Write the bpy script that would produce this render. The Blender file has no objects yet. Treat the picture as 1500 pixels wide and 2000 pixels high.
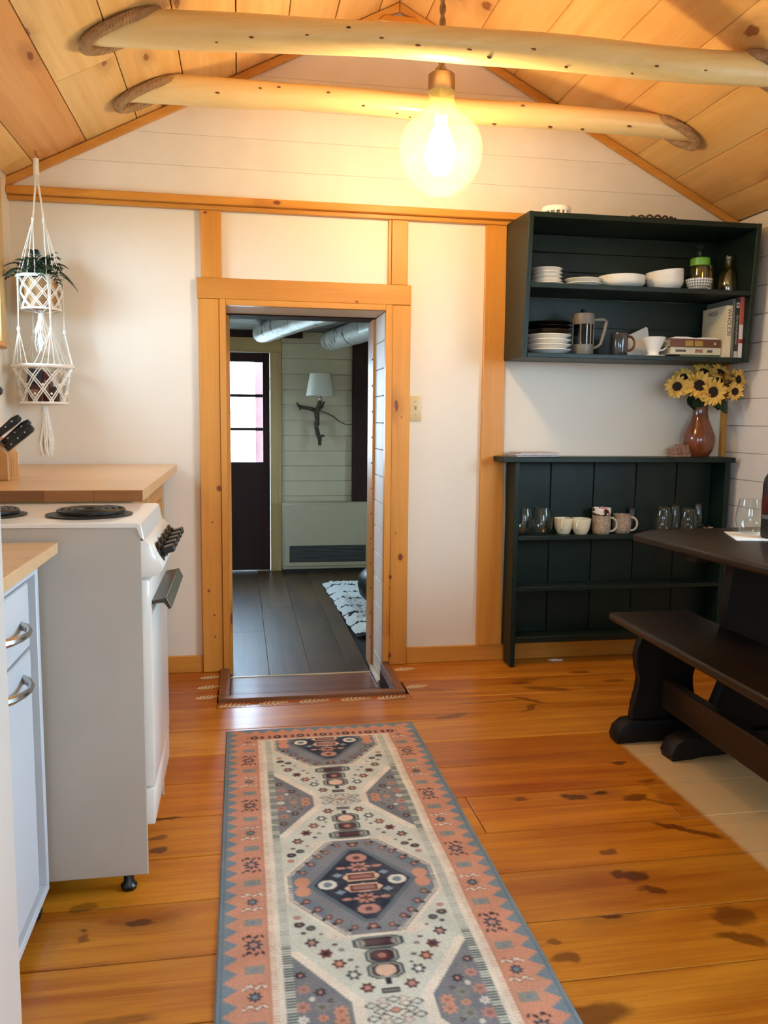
import bpy, bmesh, math, random
import numpy as np
from math import sin, cos, pi, radians
from mathutils import Vector, Matrix

rnd = random.Random(7)
SC = bpy.context.scene
COL = SC.collection

# ------------------------------------------------------------------ camera
CAM_H, F_PX = 1.14, 1608.0
YAW, PITCH, ROLL = 0.17386, 0.11248, 0.01028
fw = Vector((sin(YAW)*cos(PITCH), cos(YAW)*cos(PITCH), -sin(PITCH)))
rt0 = Vector((cos(YAW), -sin(YAW), 0.0))
up0 = rt0.cross(fw)
rt = cos(ROLL)*rt0 + sin(ROLL)*up0
up = -sin(ROLL)*rt0 + cos(ROLL)*up0
cd = bpy.data.cameras.new('camera')
cam = bpy.data.objects.new('camera', cd); COL.objects.link(cam)
cd.sensor_fit = 'VERTICAL'; cd.sensor_height = 36.0; cd.sensor_width = 27.0
cd.lens = F_PX/2000.0*36.0
cd.clip_start = 0.05; cd.clip_end = 200
cam.matrix_world = Matrix(((rt.x, up.x, -fw.x, 0), (rt.y, up.y, -fw.y, 0), (rt.z, up.z, -fw.z, CAM_H), (0, 0, 0, 1)))
SC.camera = cam

# ------------------------------------------------------------------ light, exposure
SKY = 24.0                # bright overcast sky seen through the windows
BULB_W = 34.0             # the big pendant bulb
vs = SC.view_settings
SC.display_settings.display_device = 'sRGB'
vs.view_transform = 'Standard'; vs.look = 'None'; vs.exposure = 0.10; vs.gamma = 1.0
vs.use_curve_mapping = False
cy = SC.cycles
cy.use_denoising = True
cy.max_bounces = 10; cy.diffuse_bounces = 5; cy.glossy_bounces = 4
cy.transmission_bounces = 8; cy.transparent_max_bounces = 16
cy.caustics_reflective = False; cy.caustics_refractive = False
cy.sample_clamp_indirect = 6.0
world = bpy.data.worlds.new('overcast_sky'); SC.world = world
world.use_nodes = True
wn = world.node_tree
wn.nodes['Background'].inputs['Color'].default_value = (0.56, 0.81, 1.06, 1)
wn.nodes['Background'].inputs['Strength'].default_value = SKY


def portal(name, loc, rot, sx, sy):
    """Cycles light portal: only guides sampling of the sky through a window opening."""
    l = bpy.data.lights.new(name, 'AREA'); l.shape = 'RECTANGLE'; l.size = sx; l.size_y = sy
    l.cycles.is_portal = True
    o = bpy.data.objects.new(name, l); COL.objects.link(o)
    o.location = loc; o.rotation_euler = rot
    return o


# ------------------------------------------------------------------ helpers
ORG = {}      # authoring-space origin of every object


def tag(o, label=None, cat=None, group=None, kind=None):
    if label: o['label'] = label
    if cat: o['category'] = cat
    if group: o['group'] = group
    if kind: o['kind'] = kind
    return o


def thing(name, label, cat, loc=(0, 0, 0), rz=0.0, group=None, local=False):
    o = bpy.data.objects.new(name, None); COL.objects.link(o)
    o.empty_display_size = 0.05
    o.location = loc; o.rotation_euler = (0, 0, rz)
    ORG[o.name] = Vector((0, 0, 0)) if local else Vector(loc)
    return tag(o, label, cat, group)


def put(name, bm, mat, parent=None, label=None, cat=None, group=None, kind=None, ang=40, color=None, origin=None):
    me = bpy.data.meshes.new(name)
    bmesh.ops.recalc_face_normals(bm, faces=bm.faces[:])
    if origin is None:
        xs = [v.co for v in bm.verts]
        lo = Vector([min(c[i] for c in xs) for i in range(3)]); hi = Vector([max(c[i] for c in xs) for i in range(3)])
        origin = (lo+hi)/2
    origin = Vector(origin)
    bmesh.ops.translate(bm, verts=bm.verts[:], vec=-origin)
    bm.to_mesh(me); bm.free()
    n = len(me.polygons)
    me.polygons.foreach_set('use_smooth', [True]*n)
    me.set_sharp_from_angle(angle=radians(ang))
    mats = mat if isinstance(mat, (list, tuple)) else [mat]
    for m in mats: me.materials.append(m)
    o = bpy.data.objects.new(name, me); COL.objects.link(o)
    ORG[o.name] = origin
    if parent is not None:
        o.parent = parent
        o.location = origin - ORG[parent.name]
    else:
        o.location = origin
    if color: o.color = (*color, 1.0)
    return tag(o, label, cat, group, kind)


def dup(src, loc=None, rz=None, label=None, group=None, color=None):
    r = src.copy(); COL.objects.link(r)
    if loc is not None: r.location = loc
    if rz is not None: r.rotation_euler = (0, 0, rz)
    if label: r['label'] = label
    if group: r['group'] = group
    if color: r.color = (*color, 1)
    ORG[r.name] = Vector(r.location)
    for ch in list(src.children):
        c = ch.copy(); COL.objects.link(c); c.parent = r
        for g in ch.children:
            d = g.copy(); COL.objects.link(d); d.parent = c
    return r


def B(): return bmesh.new()


def box(bm, x0, x1, y0, y1, z0, z1, bev=0.0, seg=1):
    vs_ = [bm.verts.new((x, y, z)) for z in (z0, z1) for y in (y0, y1) for x in (x0, x1)]
    idx = [(0, 2, 3, 1), (4, 5, 7, 6), (0, 1, 5, 4), (2, 6, 7, 3), (0, 4, 6, 2), (1, 3, 7, 5)]
    fs = [bm.faces.new([vs_[i] for i in f]) for f in idx]
    if bev > 0:
        es = list({e for f in fs for e in f.edges})
        bmesh.ops.bevel(bm, geom=es, offset=bev, segments=seg, profile=0.5, affect='EDGES')
    return bm


def prism(bm, pts, ax, a0, a1, bev=0.0, seg=1):
    def P(p, a):
        u, v = p
        return {'X': (a, u, v), 'Y': (u, a, v), 'Z': (u, v, a)}[ax]
    lo = [bm.verts.new(P(p, a0)) for p in pts]; hi = [bm.verts.new(P(p, a1)) for p in pts]
    n = len(pts)
    fs = [bm.faces.new(lo[::-1]), bm.faces.new(hi)]
    for i in range(n):
        j = (i+1) % n
        fs.append(bm.faces.new((lo[i], lo[j], hi[j], hi[i])))
    if bev > 0:
        es = list({e for e in fs[0].edges} | {e for e in fs[1].edges})
        bmesh.ops.bevel(bm, geom=es, offset=bev, segments=seg, profile=0.5, affect='EDGES')
    return bm


def lathe(bm, prof, cx=0, cy_=0, seg=24, close=False, cap=True):
    """prof: list of (r, z). r==0 makes a pole."""
    rings = []
    for r, z in prof:
        if r < 1e-6: rings.append([bm.verts.new((cx, cy_, z))])
        else: rings.append([bm.verts.new((cx+r*cos(2*pi*k/seg), cy_+r*sin(2*pi*k/seg), z)) for k in range(seg)])
    prs = list(zip(rings, rings[1:]))
    if close: prs.append((rings[-1], rings[0]))
    for a, b in prs:
        for k in range(seg):
            k2 = (k+1) % seg
            if len(a) == 1 and len(b) == 1: continue
            if len(a) == 1: bm.faces.new((a[0], b[k], b[k2]))
            elif len(b) == 1: bm.faces.new((a[k], a[k2], b[0]))
            else: bm.faces.new((a[k], a[k2], b[k2], b[k]))
    if cap and not close:
        for rg, rev in ((rings[0], True), (rings[-1], False)):
            if len(rg) > 1: bm.faces.new(rg[::-1] if rev else rg)
    return bm


def tube(bm, pts, r, seg=8, closed=False):
    pts = [Vector(p) for p in pts]; n = len(pts)
    rr = r if isinstance(r, (list, tuple)) else [r]*n
    rings = []; nrm = None
    for i in range(n):
        if closed: t = pts[(i+1) % n]-pts[i-1]
        else: t = pts[min(i+1, n-1)]-pts[max(i-1, 0)]
        if t.length < 1e-9: t = Vector((0, 0, 1))
        t.normalize()
        if nrm is None:
            nrm = t.orthogonal().normalized()
        else:
            nrm = nrm - t*nrm.dot(t)
            nrm = nrm.normalized() if nrm.length > 1e-6 else t.orthogonal().normalized()
        bn = t.cross(nrm)
        rings.append([bm.verts.new(pts[i]+rr[i]*(cos(2*pi*k/seg)*nrm+sin(2*pi*k/seg)*bn)) for k in range(seg)])
    m = n if closed else n-1
    for i in range(m):
        a, b = rings[i], rings[(i+1) % n]
        # align the seam of closed loops
        off = 0
        if closed and i == n-1:
            off = min(range(seg), key=lambda s: (a[0].co-b[s].co).length)
        for k in range(seg):
            bm.faces.new((a[k], a[(k+1) % seg], b[(k+1+off) % seg], b[(k+off) % seg]))
    if not closed:
        bm.faces.new(rings[0][::-1]); bm.faces.new(rings[-1])
    return bm


def ball(bm, c, r, seg=12, sx=1, sy=1, sz=1):
    prof = [(r*sin(pi*i/(seg//2)), -r*cos(pi*i/(seg//2))) for i in range(seg//2+1)]
    prof[0] = (0, -r); prof[-1] = (0, r)
    st = len(bm.verts); b2 = bmesh.new(); lathe(b2, prof, seg=seg)
    b2.verts.ensure_lookup_table()
    mp = {}
    for v in b2.verts: mp[v] = bm.verts.new((c[0]+v.co.x*sx, c[1]+v.co.y*sy, c[2]+v.co.z*sz))
    for f in b2.faces: bm.faces.new([mp[v] for v in f.verts])
    b2.free(); return bm


def xform(bm, M): bmesh.ops.transform(bm, matrix=M, verts=bm.verts[:]); return bm


def text(name, body, size, mat, parent, loc, xdir, ydir, extrude=0.0002, label=None, width=None):
    """flat lettering lying on a surface: xdir = reading direction, ydir = up of the letters"""
    cu = bpy.data.curves.new(name, 'FONT'); cu.body = body; cu.size = size; cu.extrude = extrude
    cu.align_x = 'CENTER'; cu.align_y = 'CENTER'; cu.resolution_u = 3
    cu.materials.append(mat)
    tmp = bpy.data.objects.new('lettering', cu); COL.objects.link(tmp)
    me = bpy.data.meshes.new_from_object(tmp.evaluated_get(bpy.context.evaluated_depsgraph_get()))
    bpy.data.objects.remove(tmp)
    o = bpy.data.objects.new(name, me); COL.objects.link(o)
    x = Vector(xdir).normalized(); y = Vector(ydir).normalized(); z = x.cross(y)
    M = Matrix((x, y, z)).transposed().to_4x4()
    M.translation = Vector(loc)-ORG[parent.name]
    o.parent = parent
    if width:
        M = M @ Matrix.Diagonal((width, 1, 1, 1))
    o.matrix_local = M
    if label: o['label'] = label
    return o


# ------------------------------------------------------------------ materials
def lin(h):
    h = h.lstrip('#'); out = []
    for i in (0, 2, 4):
        c = int(h[i:i+2], 16)/255
        out.append(c/12.92 if c <= 0.04045 else ((c+0.055)/1.055)**2.4)
    return (*out, 1.0)


class NT:
    def __init__(s, name):
        s.m = bpy.data.materials.new(name); s.m.use_nodes = True
        s.t = s.m.node_tree; s.n = s.t.nodes; s.l = s.t.links
        s.b = s.n['Principled BSDF']; s.out = s.n['Material Output']

    def new(s, ty, **kw):
        n = s.n.new(ty)
        for k, v in kw.items(): setattr(n, k, v)
        return n

    def set(s, sock, v):
        if v is None: return
        if isinstance(v, bpy.types.NodeSocket): s.l.new(v, sock)
        else: sock.default_value = v

    def math(s, op, a, b=None, c=None, clamp=False):
        n = s.new('ShaderNodeMath', operation=op, use_clamp=clamp)
        s.set(n.inputs[0], a); s.set(n.inputs[1], b); s.set(n.inputs[2], c)
        return n.outputs[0]

    def vmath(s, op, a, b=None):
        n = s.new('ShaderNodeVectorMath', operation=op)
        s.set(n.inputs[0], a)
        if b is not None: s.set(n.inputs[1], b)
        return n.outputs['Value'] if op in ('LENGTH', 'DOT_PRODUCT', 'DISTANCE') else n.outputs[0]

    def comb(s, x=0.0, y=0.0, z=0.0):
        n = s.new('ShaderNodeCombineXYZ')
        for i, v in enumerate((x, y, z)): s.set(n.inputs[i], v)
        return n.outputs[0]

    def noise(s, vec, scale=1.0, detail=3.0, rough=0.5, dist=0.0, dim='3D'):
        n = s.new('ShaderNodeTexNoise', noise_dimensions=dim)
        s.set(n.inputs['Vector'], vec); n.inputs['Scale'].default_value = scale
        n.inputs['Detail'].default_value = detail; n.inputs['Roughness'].default_value = rough
        n.inputs['Distortion'].default_value = dist
        return n.outputs['Fac']

    def mix(s, fac, a, b, blend='MIX'):
        n = s.new('ShaderNodeMix', data_type='RGBA', blend_type=blend)
        s.set(n.inputs[0], fac); s.set(n.inputs[6], a); s.set(n.inputs[7], b)
        return n.outputs[2]

    def rng(s, v, a, b, c=0.0, d=1.0, smooth=True):
        n = s.new('ShaderNodeMapRange', interpolation_type='SMOOTHSTEP' if smooth else 'LINEAR')
        s.set(n.inputs['Value'], v)
        n.inputs[1].default_value = a; n.inputs[2].default_value = b
        n.inputs[3].default_value = c; n.inputs[4].default_value = d
        return n.outputs[0]

    def bump(s, h, strength=0.2, dist=0.001):
        n = s.new('ShaderNodeBump'); n.inputs['Strength'].default_value = strength
        n.inputs['Distance'].default_value = dist
        s.set(n.inputs['Height'], h); s.l.new(n.outputs[0], s.b.inputs['Normal'])

    def p(s, **kw):
        for k, v in kw.items():
            s.set(s.b.inputs[k.replace('_', ' ')], v)


def plain(name, hexc, rough=0.5, metal=0.0, var=0.06, scale=9.0, bump=0.0, bscale=120.0, coat=0.0, spec=0.5):
    t = NT(name); tc = t.new('ShaderNodeTexCoord').outputs['Object']
    c = lin(hexc)
    n = t.noise(tc, scale, 4)
    dark = tuple(x*(1-2.2*var) for x in c[:3])+(1,)
    oi = t.new('ShaderNodeObjectInfo')
    col = t.mix(t.rng(n, 0.3, 0.7), dark, c)
    col = t.mix(1.0, col, oi.outputs['Color'], 'MULTIPLY')
    t.p(Base_Color=col, Roughness=rough, Metallic=metal, Coat_Weight=coat, Specular_IOR_Level=spec)
    if bump: t.bump(t.noise(tc, bscale, 3), bump, 0.001)
    return t.m


def wood(name, light, dark, ax='X', knots=0.35, knotc='#5a2f14', rough=0.45, coat=0.0, bscale=1.0, gs=1.0, spec=.4, contrast=.22, kscale=1.0, worldfn=None, vary=0.5):
    t = NT(name)
    tc = t.new('ShaderNodeTexCoord').outputs['Object']
    oi = t.new('ShaderNodeObjectInfo'); r = oi.outputs['Random']
    off = t.comb(t.math('MULTIPLY', r, 53.0), t.math('MULTIPLY', r, 31.0), t.math('MULTIPLY', r, 17.0))
    sp = t.new('ShaderNodeSeparateXYZ'); t.l.new(tc, sp.inputs[0])
    o = {'X': (0, 1, 2), 'Y': (1, 0, 2), 'Z': (2, 0, 1)}[ax]
    a = sp.outputs[o[0]]
    b = t.math('MULTIPLY_ADD', sp.outputs[o[2]], 0.73, sp.outputs[o[1]])
    so = t.new('ShaderNodeSeparateXYZ'); t.l.new(off, so.inputs[0])
    a = t.math('ADD', a, so.outputs[0]); b = t.math('ADD', b, so.outputs[1])
    z = so.outputs[2]
    # knots
    kv = t.comb(t.math('MULTIPLY', a, 2.1*kscale), t.math('MULTIPLY', b, 5.2*kscale), 0.0)
    vn = t.new('ShaderNodeTexVoronoi', voronoi_dimensions='2D', feature='F1')
    t.l.new(kv, vn.inputs['Vector']); vn.inputs['Scale'].default_value = 1.0
    wob = t.noise(t.comb(t.math('MULTIPLY', a, 30), t.math('MULTIPLY', b, 60), z), 1.0, 2)
    kd = t.math('ADD', vn.outputs['Distance'], t.math('MULTIPLY_ADD', wob, 0.10, -0.05))
    rc = t.new('ShaderNodeSeparateColor'); t.l.new(vn.outputs['Color'], rc.inputs[0])
    keep = t.math('LESS_THAN', rc.outputs[0], knots)
    km = t.math('MULTIPLY', t.rng(kd, 0.075, 0.045), keep)
    halo = t.math('MULTIPLY', t.rng(kd, 0.32, 0.06), keep)
    # grain bent round the knots
    bb = t.math('ADD', b, t.math('MULTIPLY', halo, 0.03))
    g1 = t.noise(t.comb(t.math('MULTIPLY', a, 0.9*gs), t.math('MULTIPLY', bb, 24*gs), z), 1.0, 5, 0.6, 0.6)
    g2 = t.noise(t.comb(t.math('MULTIPLY', a, 1.3*gs), t.math('MULTIPLY', bb, 5*gs), z), 1.0, 3, 0.5, 0.8)
    g3 = t.noise(t.comb(t.math('MULTIPLY', a, 9*gs), t.math('MULTIPLY', bb, 240*gs), z), 1.0, 2)
    g = t.math('ADD', t.math('MULTIPLY', g1, 0.5), t.math('ADD', t.math('MULTIPLY', g2, 0.35), t.math('MULTIPLY', g3, 0.15)))
    fac = t.rng(g, 0.5-contrast, 0.5+contrast)
    col = t.mix(fac, lin(light), lin(dark))
    col = t.mix(t.math('MULTIPLY', halo, 0.35), col, lin(knotc))
    col = t.mix(t.math('MULTIPLY', km, 0.85), col, lin(knotc))
    tint = t.math('MULTIPLY_ADD', r, 0.24*vary, 1-0.12*vary)
    col = t.mix(1.0, col, oi.outputs['Color'], 'MULTIPLY')
    hv = t.new('ShaderNodeHueSaturation'); t.l.new(col, hv.inputs['Color']); t.l.new(tint, hv.inputs['Value'])
    col = hv.outputs[0]
    if worldfn: col = worldfn(t, col)
    t.p(Base_Color=col, Roughness=rough, Coat_Weight=coat, Coat_Roughness=0.14, Specular_IOR_Level=spec)
    t.bump(t.math('ADD', g1, t.math('MULTIPLY', g3, 0.4)), 0.12*bscale, 0.0015)
    return t.m


def glass(name, tint=(0.96, 0.98, 0.97), refl=1.0, rough=0.02, transl=0.0, tcol=(1, .8, .5), emit=None):
    """thin clear glass: light passes straight through, reflections at grazing angles"""
    t = NT(name); t.n.remove(t.b)
    tr = t.new('ShaderNodeBsdfTransparent'); tr.inputs[0].default_value = (*tint, 1)
    gl = t.new('ShaderNodeBsdfGlossy'); gl.inputs['Roughness'].default_value = rough
    lw = t.new('ShaderNodeLayerWeight'); lw.inputs['Blend'].default_value = .5
    f = t.math('MULTIPLY_ADD', t.math('POWER', lw.outputs['Facing'], 4.0), .75*refl, .035*refl, clamp=True)
    base = tr.outputs[0]
    if transl:
        tl = t.new('ShaderNodeBsdfTranslucent'); tl.inputs[0].default_value = (*tcol, 1)
        mx = t.new('ShaderNodeMixShader'); mx.inputs[0].default_value = transl
        t.l.new(base, mx.inputs[1]); t.l.new(tl.outputs[0], mx.inputs[2]); base = mx.outputs[0]
    m2 = t.new('ShaderNodeMixShader'); t.l.new(f, m2.inputs[0]); t.l.new(base, m2.inputs[1]); t.l.new(gl.outputs[0], m2.inputs[2])
    t.l.new(m2.outputs[0], t.out.inputs['Surface'])
    return t.m


def emit(name, col, strength):
    t = NT(name); t.p(Base_Color=(*col, 1), Emission_Color=(*col, 1), Emission_Strength=strength)
    return t.m


# knots, dark flame figure and the paler unaged boards under the bench: real marks of the pine floor
FLOOR_MARKS = [
    # x, y, rx, ry, angle, strength
    (0.83, 2.274, .030, .016, 0.1, .8), (0.994, 2.263, .045, .020, -.2, 1), (1.174, 2.23, .05, .022, .3, .9), (1.225, 2.20, .10, .014, -.6, .7),
    (1.247, 2.477, .035, .014, 0, .9), (1.274, 2.333, .022, .014, 0, .7), (1.228, 2.02, .13, .016, -.62, .9), (0.957, 1.942, .028, .014, 0, .8),
    (0.974, 1.824, .050, .030, .2, 1), (0.935, 1.835, .022, .030, .5, .9), (0.988, 1.76, .040, .016, -.4, .9), (1.12, 1.63, .06, .045, .3, .75), (1.10, 1.545, .07, .020, -.5, .8),
    (0.669, 1.603, .022, .014, 0, .8), (0.677, 1.549, .042, .020, .1, .8), (0.653, 1.376, .11, .035, .1, .9),
    (-.221, 2.136, .030, .020, 0, 1), (-.225, 2.204, .035, .016, 0.1, .8), (-.368, 1.895, .03, .02, .2, .6), (-.357, 1.812, .016, .012, 0, .8), (-.343, 1.775, .018, .022, .5, .8),
    (-.25, 2.305, .10, .010, .05, .9), (1.518, 3.445, .06, .016, 0, .9), (1.24, 3.37, .08, .014, 0, .6), (1.29, 3.245, .13, .030, -.35, .7), (1.20, 3.33, .06, .022, .1, .7), (1.465, 3.26, .22, .016, -.12, .5),
    (1.02, 3.12, .22, .009, .03, .7), (1.165, 3.12, .085, .020, -.75, .8), (1.13, 3.03, .07, .018, .8, .7), (.80, 2.985, .085, .022, .35, .7), (.80, 3.30, .14, .018, -.12, .55), (.95, 3.23, .18, .012, -.15, .45),
    (-.267, 1.50, .12, .02, 0.1, .6), (.05, 3.25, .05, .018, 0, .4), (1.622, 3.31, .06, .02, 0, .7), (.62, 3.22, .06, .03, .1, .4), (1.9, 2.9, .1, .03, 0.1, .8), (1.78, 3.0, .2, .02, 0.1, .7)]


def floor_world(t, col):
    pos = t.new('ShaderNodeNewGeometry').outputs['Position']
    wn_ = t.new('ShaderNodeTexNoise'); wn_.inputs['Scale'].default_value = 22; wn_.inputs['Detail'].default_value = 3
    t.l.new(pos, wn_.inputs['Vector'])
    d = t.vmath('SUBTRACT', wn_.outputs['Color'], (0.5, 0.5, 0.5))
    pd = t.vmath('MULTIPLY', d, (0.075, 0.030, 0.0))
    pw = t.vmath('ADD', pos, pd)
    acc = None
    for (x, y, rx, ry, an, st) in FLOOR_MARKS:
        mp = t.new('ShaderNodeMapping', vector_type='TEXTURE')
        t.l.new(pw, mp.inputs['Vector'])
        mp.inputs['Location'].default_value = (x, y, 0); mp.inputs['Rotation'].default_value = (0, 0, an)
        mp.inputs['Scale'].default_value = (rx, ry, 1.0)
        v = t.rng(t.vmath('LENGTH', mp.outputs[0]), 1.08, 0.55, 0.0, st)
        acc = v if acc is None else t.math('MAXIMUM', acc, v)
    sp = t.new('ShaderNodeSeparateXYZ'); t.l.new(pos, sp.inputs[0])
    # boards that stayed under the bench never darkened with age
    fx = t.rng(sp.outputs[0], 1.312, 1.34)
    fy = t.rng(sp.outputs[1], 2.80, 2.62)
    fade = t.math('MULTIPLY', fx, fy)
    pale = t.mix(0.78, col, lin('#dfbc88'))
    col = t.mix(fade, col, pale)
    return t.mix(t.math('MULTIPLY', acc, 0.80), col, lin('#451505'))


# the red-brown knots one can point to in the door casing and the battens
CASING_KNOTS = [(-.091, .830, .011, .013), (-.141, .373, .0055, .006), (-.118, .263, .004, .005), (-.115, .163, .0045, .005), (.724, .509, .011, .016), (.677, .417, .008, .010),
                (.673, .364, .003, .004), (.679, .046, .008, .012), (.514, 1.652, .008, .005), (.721, 1.149, .003, .004), (.165, 2.048, .016, .009), (-.121, .68, .004, .004), (-.135, 2.000, .008, .006), (.70, .62, .003, .004)]


def casing_world(t, col):
    pos = t.new('ShaderNodeNewGeometry').outputs['Position']
    acc = rim = None
    for (x, z, rx, rz) in CASING_KNOTS:
        mp = t.new('ShaderNodeMapping', vector_type='TEXTURE'); t.l.new(pos, mp.inputs['Vector'])
        mp.inputs['Location'].default_value = (x, 3.674, z); mp.inputs['Scale'].default_value = (rx, .12, rz)
        ln = t.vmath('LENGTH', mp.outputs[0])
        v = t.rng(ln, 1.08, .85); w = t.rng(ln, 1.9, .9)
        acc = v if acc is None else t.math('MAXIMUM', acc, v); rim = w if rim is None else t.math('MAXIMUM', rim, w)
    col = t.mix(t.math('MULTIPLY', rim, .35), col, lin('#a85a1e'))
    return t.mix(t.math('MULTIPLY', acc, .85), col, lin('#6b2408'))


M = {}
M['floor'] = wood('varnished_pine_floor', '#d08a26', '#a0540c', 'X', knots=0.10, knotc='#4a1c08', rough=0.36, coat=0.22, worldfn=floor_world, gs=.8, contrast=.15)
M['ceil'] = wood('knotty_pine_boards', '#ecca94', '#d6a966', 'Y', knots=0.42, knotc='#7a3f16', rough=0.5, coat=0.08, vary=.6)
M['pineX'] = wood('pine_trim_across', '#d89640', '#c07c28', 'X', knots=0.16, kscale=1.3, knotc='#74300e', rough=0.42, coat=0.12, contrast=.17, gs=.6, worldfn=casing_world)
M['pineZ'] = wood('pine_trim_upright', '#d89640', '#c07c28', 'Z', knots=0.16, kscale=1.3, knotc='#74300e', rough=0.42, coat=0.12, contrast=.17, gs=.6, worldfn=casing_world)
M['pineY'] = wood('pine_trim_along', '#d89640', '#c07c28', 'Y', knots=0.16, kscale=1.3, knotc='#74300e', rough=0.42, coat=0.12, contrast=.17, gs=.6)
M['palepineZ'] = wood('pale_pine_upright', '#cfae78', '#b8935a', 'Z', knots=0.2, knotc='#6a4424', rough=0.5)
M['palepineX'] = wood('pale_pine_across', '#cfae78', '#b8935a', 'X', knots=0.2, knotc='#6a4424', rough=0.5)
M['log'] = wood('peeled_log', '#ecd29c', '#d4ac68', 'X', knots=0.0, rough=0.36, coat=0.2, gs=.6)
M['knot'] = plain('log_knot', '#6a4018', 0.6)
M['rope'] = plain('manila_rope', '#a98560', 0.9, var=.12, scale=60, bump=.6, bscale=300)
M['wall'] = plain('white_wall_paint', '#e5dac8', 0.6, var=.015, scale=3, bump=.05, bscale=260)
M['wallboard'] = plain('white_painted_boards', '#e9e1d6', 0.5, var=.025, scale=6, bump=.08, bscale=90)
M['wallboard2'] = plain('cream_painted_boards', '#cfc09f', 0.5, var=.03, scale=6, bump=.08, bscale=90)
M['green'] = plain('dark_green_paint', '#15231a', 0.42, var=.08, scale=14, bump=.12, bscale=60, spec=.3)
M['dark_wood'] = wood('dark_stained_wood', '#281a0c', '#130b05', 'Y', knots=0.1, knotc='#0c0704', rough=0.4, coat=0.16, spec=.3, bscale=1.2)
M['dark_woodZ'] = wood('dark_stained_wood_upright', '#140d07', '#0a0603', 'Z', knots=0.05, knotc='#0c0704', rough=0.5, coat=0.0, spec=.25)
M['steptread'] = wood('brown_step_wood', '#8a5c3a', '#6a4226', 'X', knots=0.12, knotc='#2a170b', rough=0.45, coat=0.1)
M['butcher'] = wood('butcher_block', '#e2bf90', '#cfa46c', 'X', knots=0.0, rough=0.32, coat=0.2, gs=.8)
M['butcherend'] = wood('butcher_block_edge', '#96602f', '#74431d', 'X', knots=0.0, rough=0.4, gs=.8)
M['blockwood'] = wood('knife_block_wood', '#c08a4e', '#a26e36', 'Z', knots=0.0, rough=0.45)
M['laminate'] = wood('grey_brown_laminate', '#604629', '#38281a', 'Y', knots=0.3, knotc='#2a221c', rough=0.42, coat=0.05)
M['greyceil'] = wood('weathered_grey_boards', '#8f8c84', '#45423c', 'X', knots=0.05, knotc='#1a1816', rough=0.7, gs=1.4)
M['browndoor'] = wood('dark_brown_stain', '#38190f', '#220e08', 'Z', knots=0.0, rough=0.75)
M['enamel'] = plain('white_enamel', '#e6e0d6', 0.22, var=.012, scale=4, coat=.3)
M['enamel_shaded'] = plain('shade_toned_enamel', '#bbb0a2', 0.35, var=.03, scale=5)  # stove sides darkened in colour for the weaker light they get
M['fridge'] = plain('white_fridge_paint', '#e2dcd3', 0.3, var=.012, scale=4, bump=.1, bscale=400)
M['cart'] = plain('pale_grey_paint', '#d6dade', 0.35, var=.012, scale=4)
M['black'] = plain('black_plastic', '#0b0b0b', 0.32, var=.02)
M['coil'] = plain('burner_coil', '#1b1a19', 0.45, var=.1)
M['chrome'] = plain('brushed_chrome', '#b9b9b6', 0.22, 1.0, var=.02)
M['brass'] = plain('brushed_brass_cap', '#a08d7c', 0.35, 1.0, var=.05)
M['darkmetal'] = plain('dark_grey_metal', '#4a4845', 0.35, .7, var=.03)
M['rubber'] = plain('black_rubber', '#101010', 0.4)
M['ceramic'] = plain('white_ceramic', '#f6f2ea', 0.2, var=.01, coat=.4)
M['cream'] = plain('cream_glaze', '#e4d6b4', 0.22, var=.03, coat=.4)
M['stone'] = plain('speckled_stoneware', '#b79f84', 0.55, var=.2, scale=70)
M['stonehandle'] = plain('pale_stoneware', '#d3c5b0', 0.4, var=.05)
M['darkglaze'] = plain('dark_blue_grey_glaze', '#3a3c40', 0.12, var=.15, scale=20, coat=.5)
M['blackplate'] = plain('black_glaze', '#141214', 0.25, var=.05, coat=.4)
M['taupe'] = plain('taupe_plastic', '#756e65', 0.45, var=.02)
M['cotton'] = plain('white_cotton_cord', '#eae4d8', 0.9, var=.05, scale=80)
M['potwood'] = plain('tan_pot', '#b98d5b', 0.6, var=.1, scale=20)
M['fern'] = plain('fern_green', '#2c4a2f', 0.5, var=.2, scale=30)
M['fern2'] = plain('fern_dark_green', '#1f3626', 0.5, var=.2, scale=30)
M['vase'] = plain('red_brown_glaze', '#7a3d22', 0.18, var=.18, scale=18, coat=.5)
M['petal'] = plain('sunflower_petal', '#efbe58', 0.6, var=.1, scale=40)
M['seed'] = plain('sunflower_centre', '#2a1208', 0.85, var=.2, scale=200, bump=.8, bscale=500)
M['leaf'] = plain('dark_leaf', '#2b3a1c', 0.5, var=.15, scale=30)
M['stem'] = plain('green_stem', '#4a5a24', 0.6)
M['paper'] = plain('white_paper', '#ece8e0', 0.6, var=.01)
M['pages'] = plain('page_edges', '#d8c8a8', 0.8, var=.12, scale=160)
M['bluegrey'] = plain('slate_paint', '#6d7a84', 0.5)
M['red'] = plain('red_print', '#a8301f', 0.5)
M['lime'] = plain('lime_green_plastic', '#6fae35', 0.4)
M['glass'] = glass('clear_glass')
M['amberglass'] = glass('warm_clear_glass', (0.96, 0.90, 0.74), 2.6, .05)
M['smokeglass'] = glass('smoky_glass', (0.55, 0.53, 0.5))
M['pane'] = glass('window_pane', (0.97, 0.98, 0.98), .6)
M['bulbglass'] = glass('lamp_glass', (1.0, 0.97, 0.88), 1.0, .03, transl=.12, tcol=(1.0, .78, .26))
M['ink'] = plain('dark_ink', '#2e2a22', 0.7)
M['goldink'] = plain('gold_print', '#a98a3a', 0.5)
M['whiteink'] = plain('pale_print', '#c9c9bf', 0.6)
M['greyink'] = plain('grey_print', '#5c5a55', 0.6)
M['stencil'] = plain('cream_stencil_paint', '#ecdcb4', 0.6, var=.12, scale=60)
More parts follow.
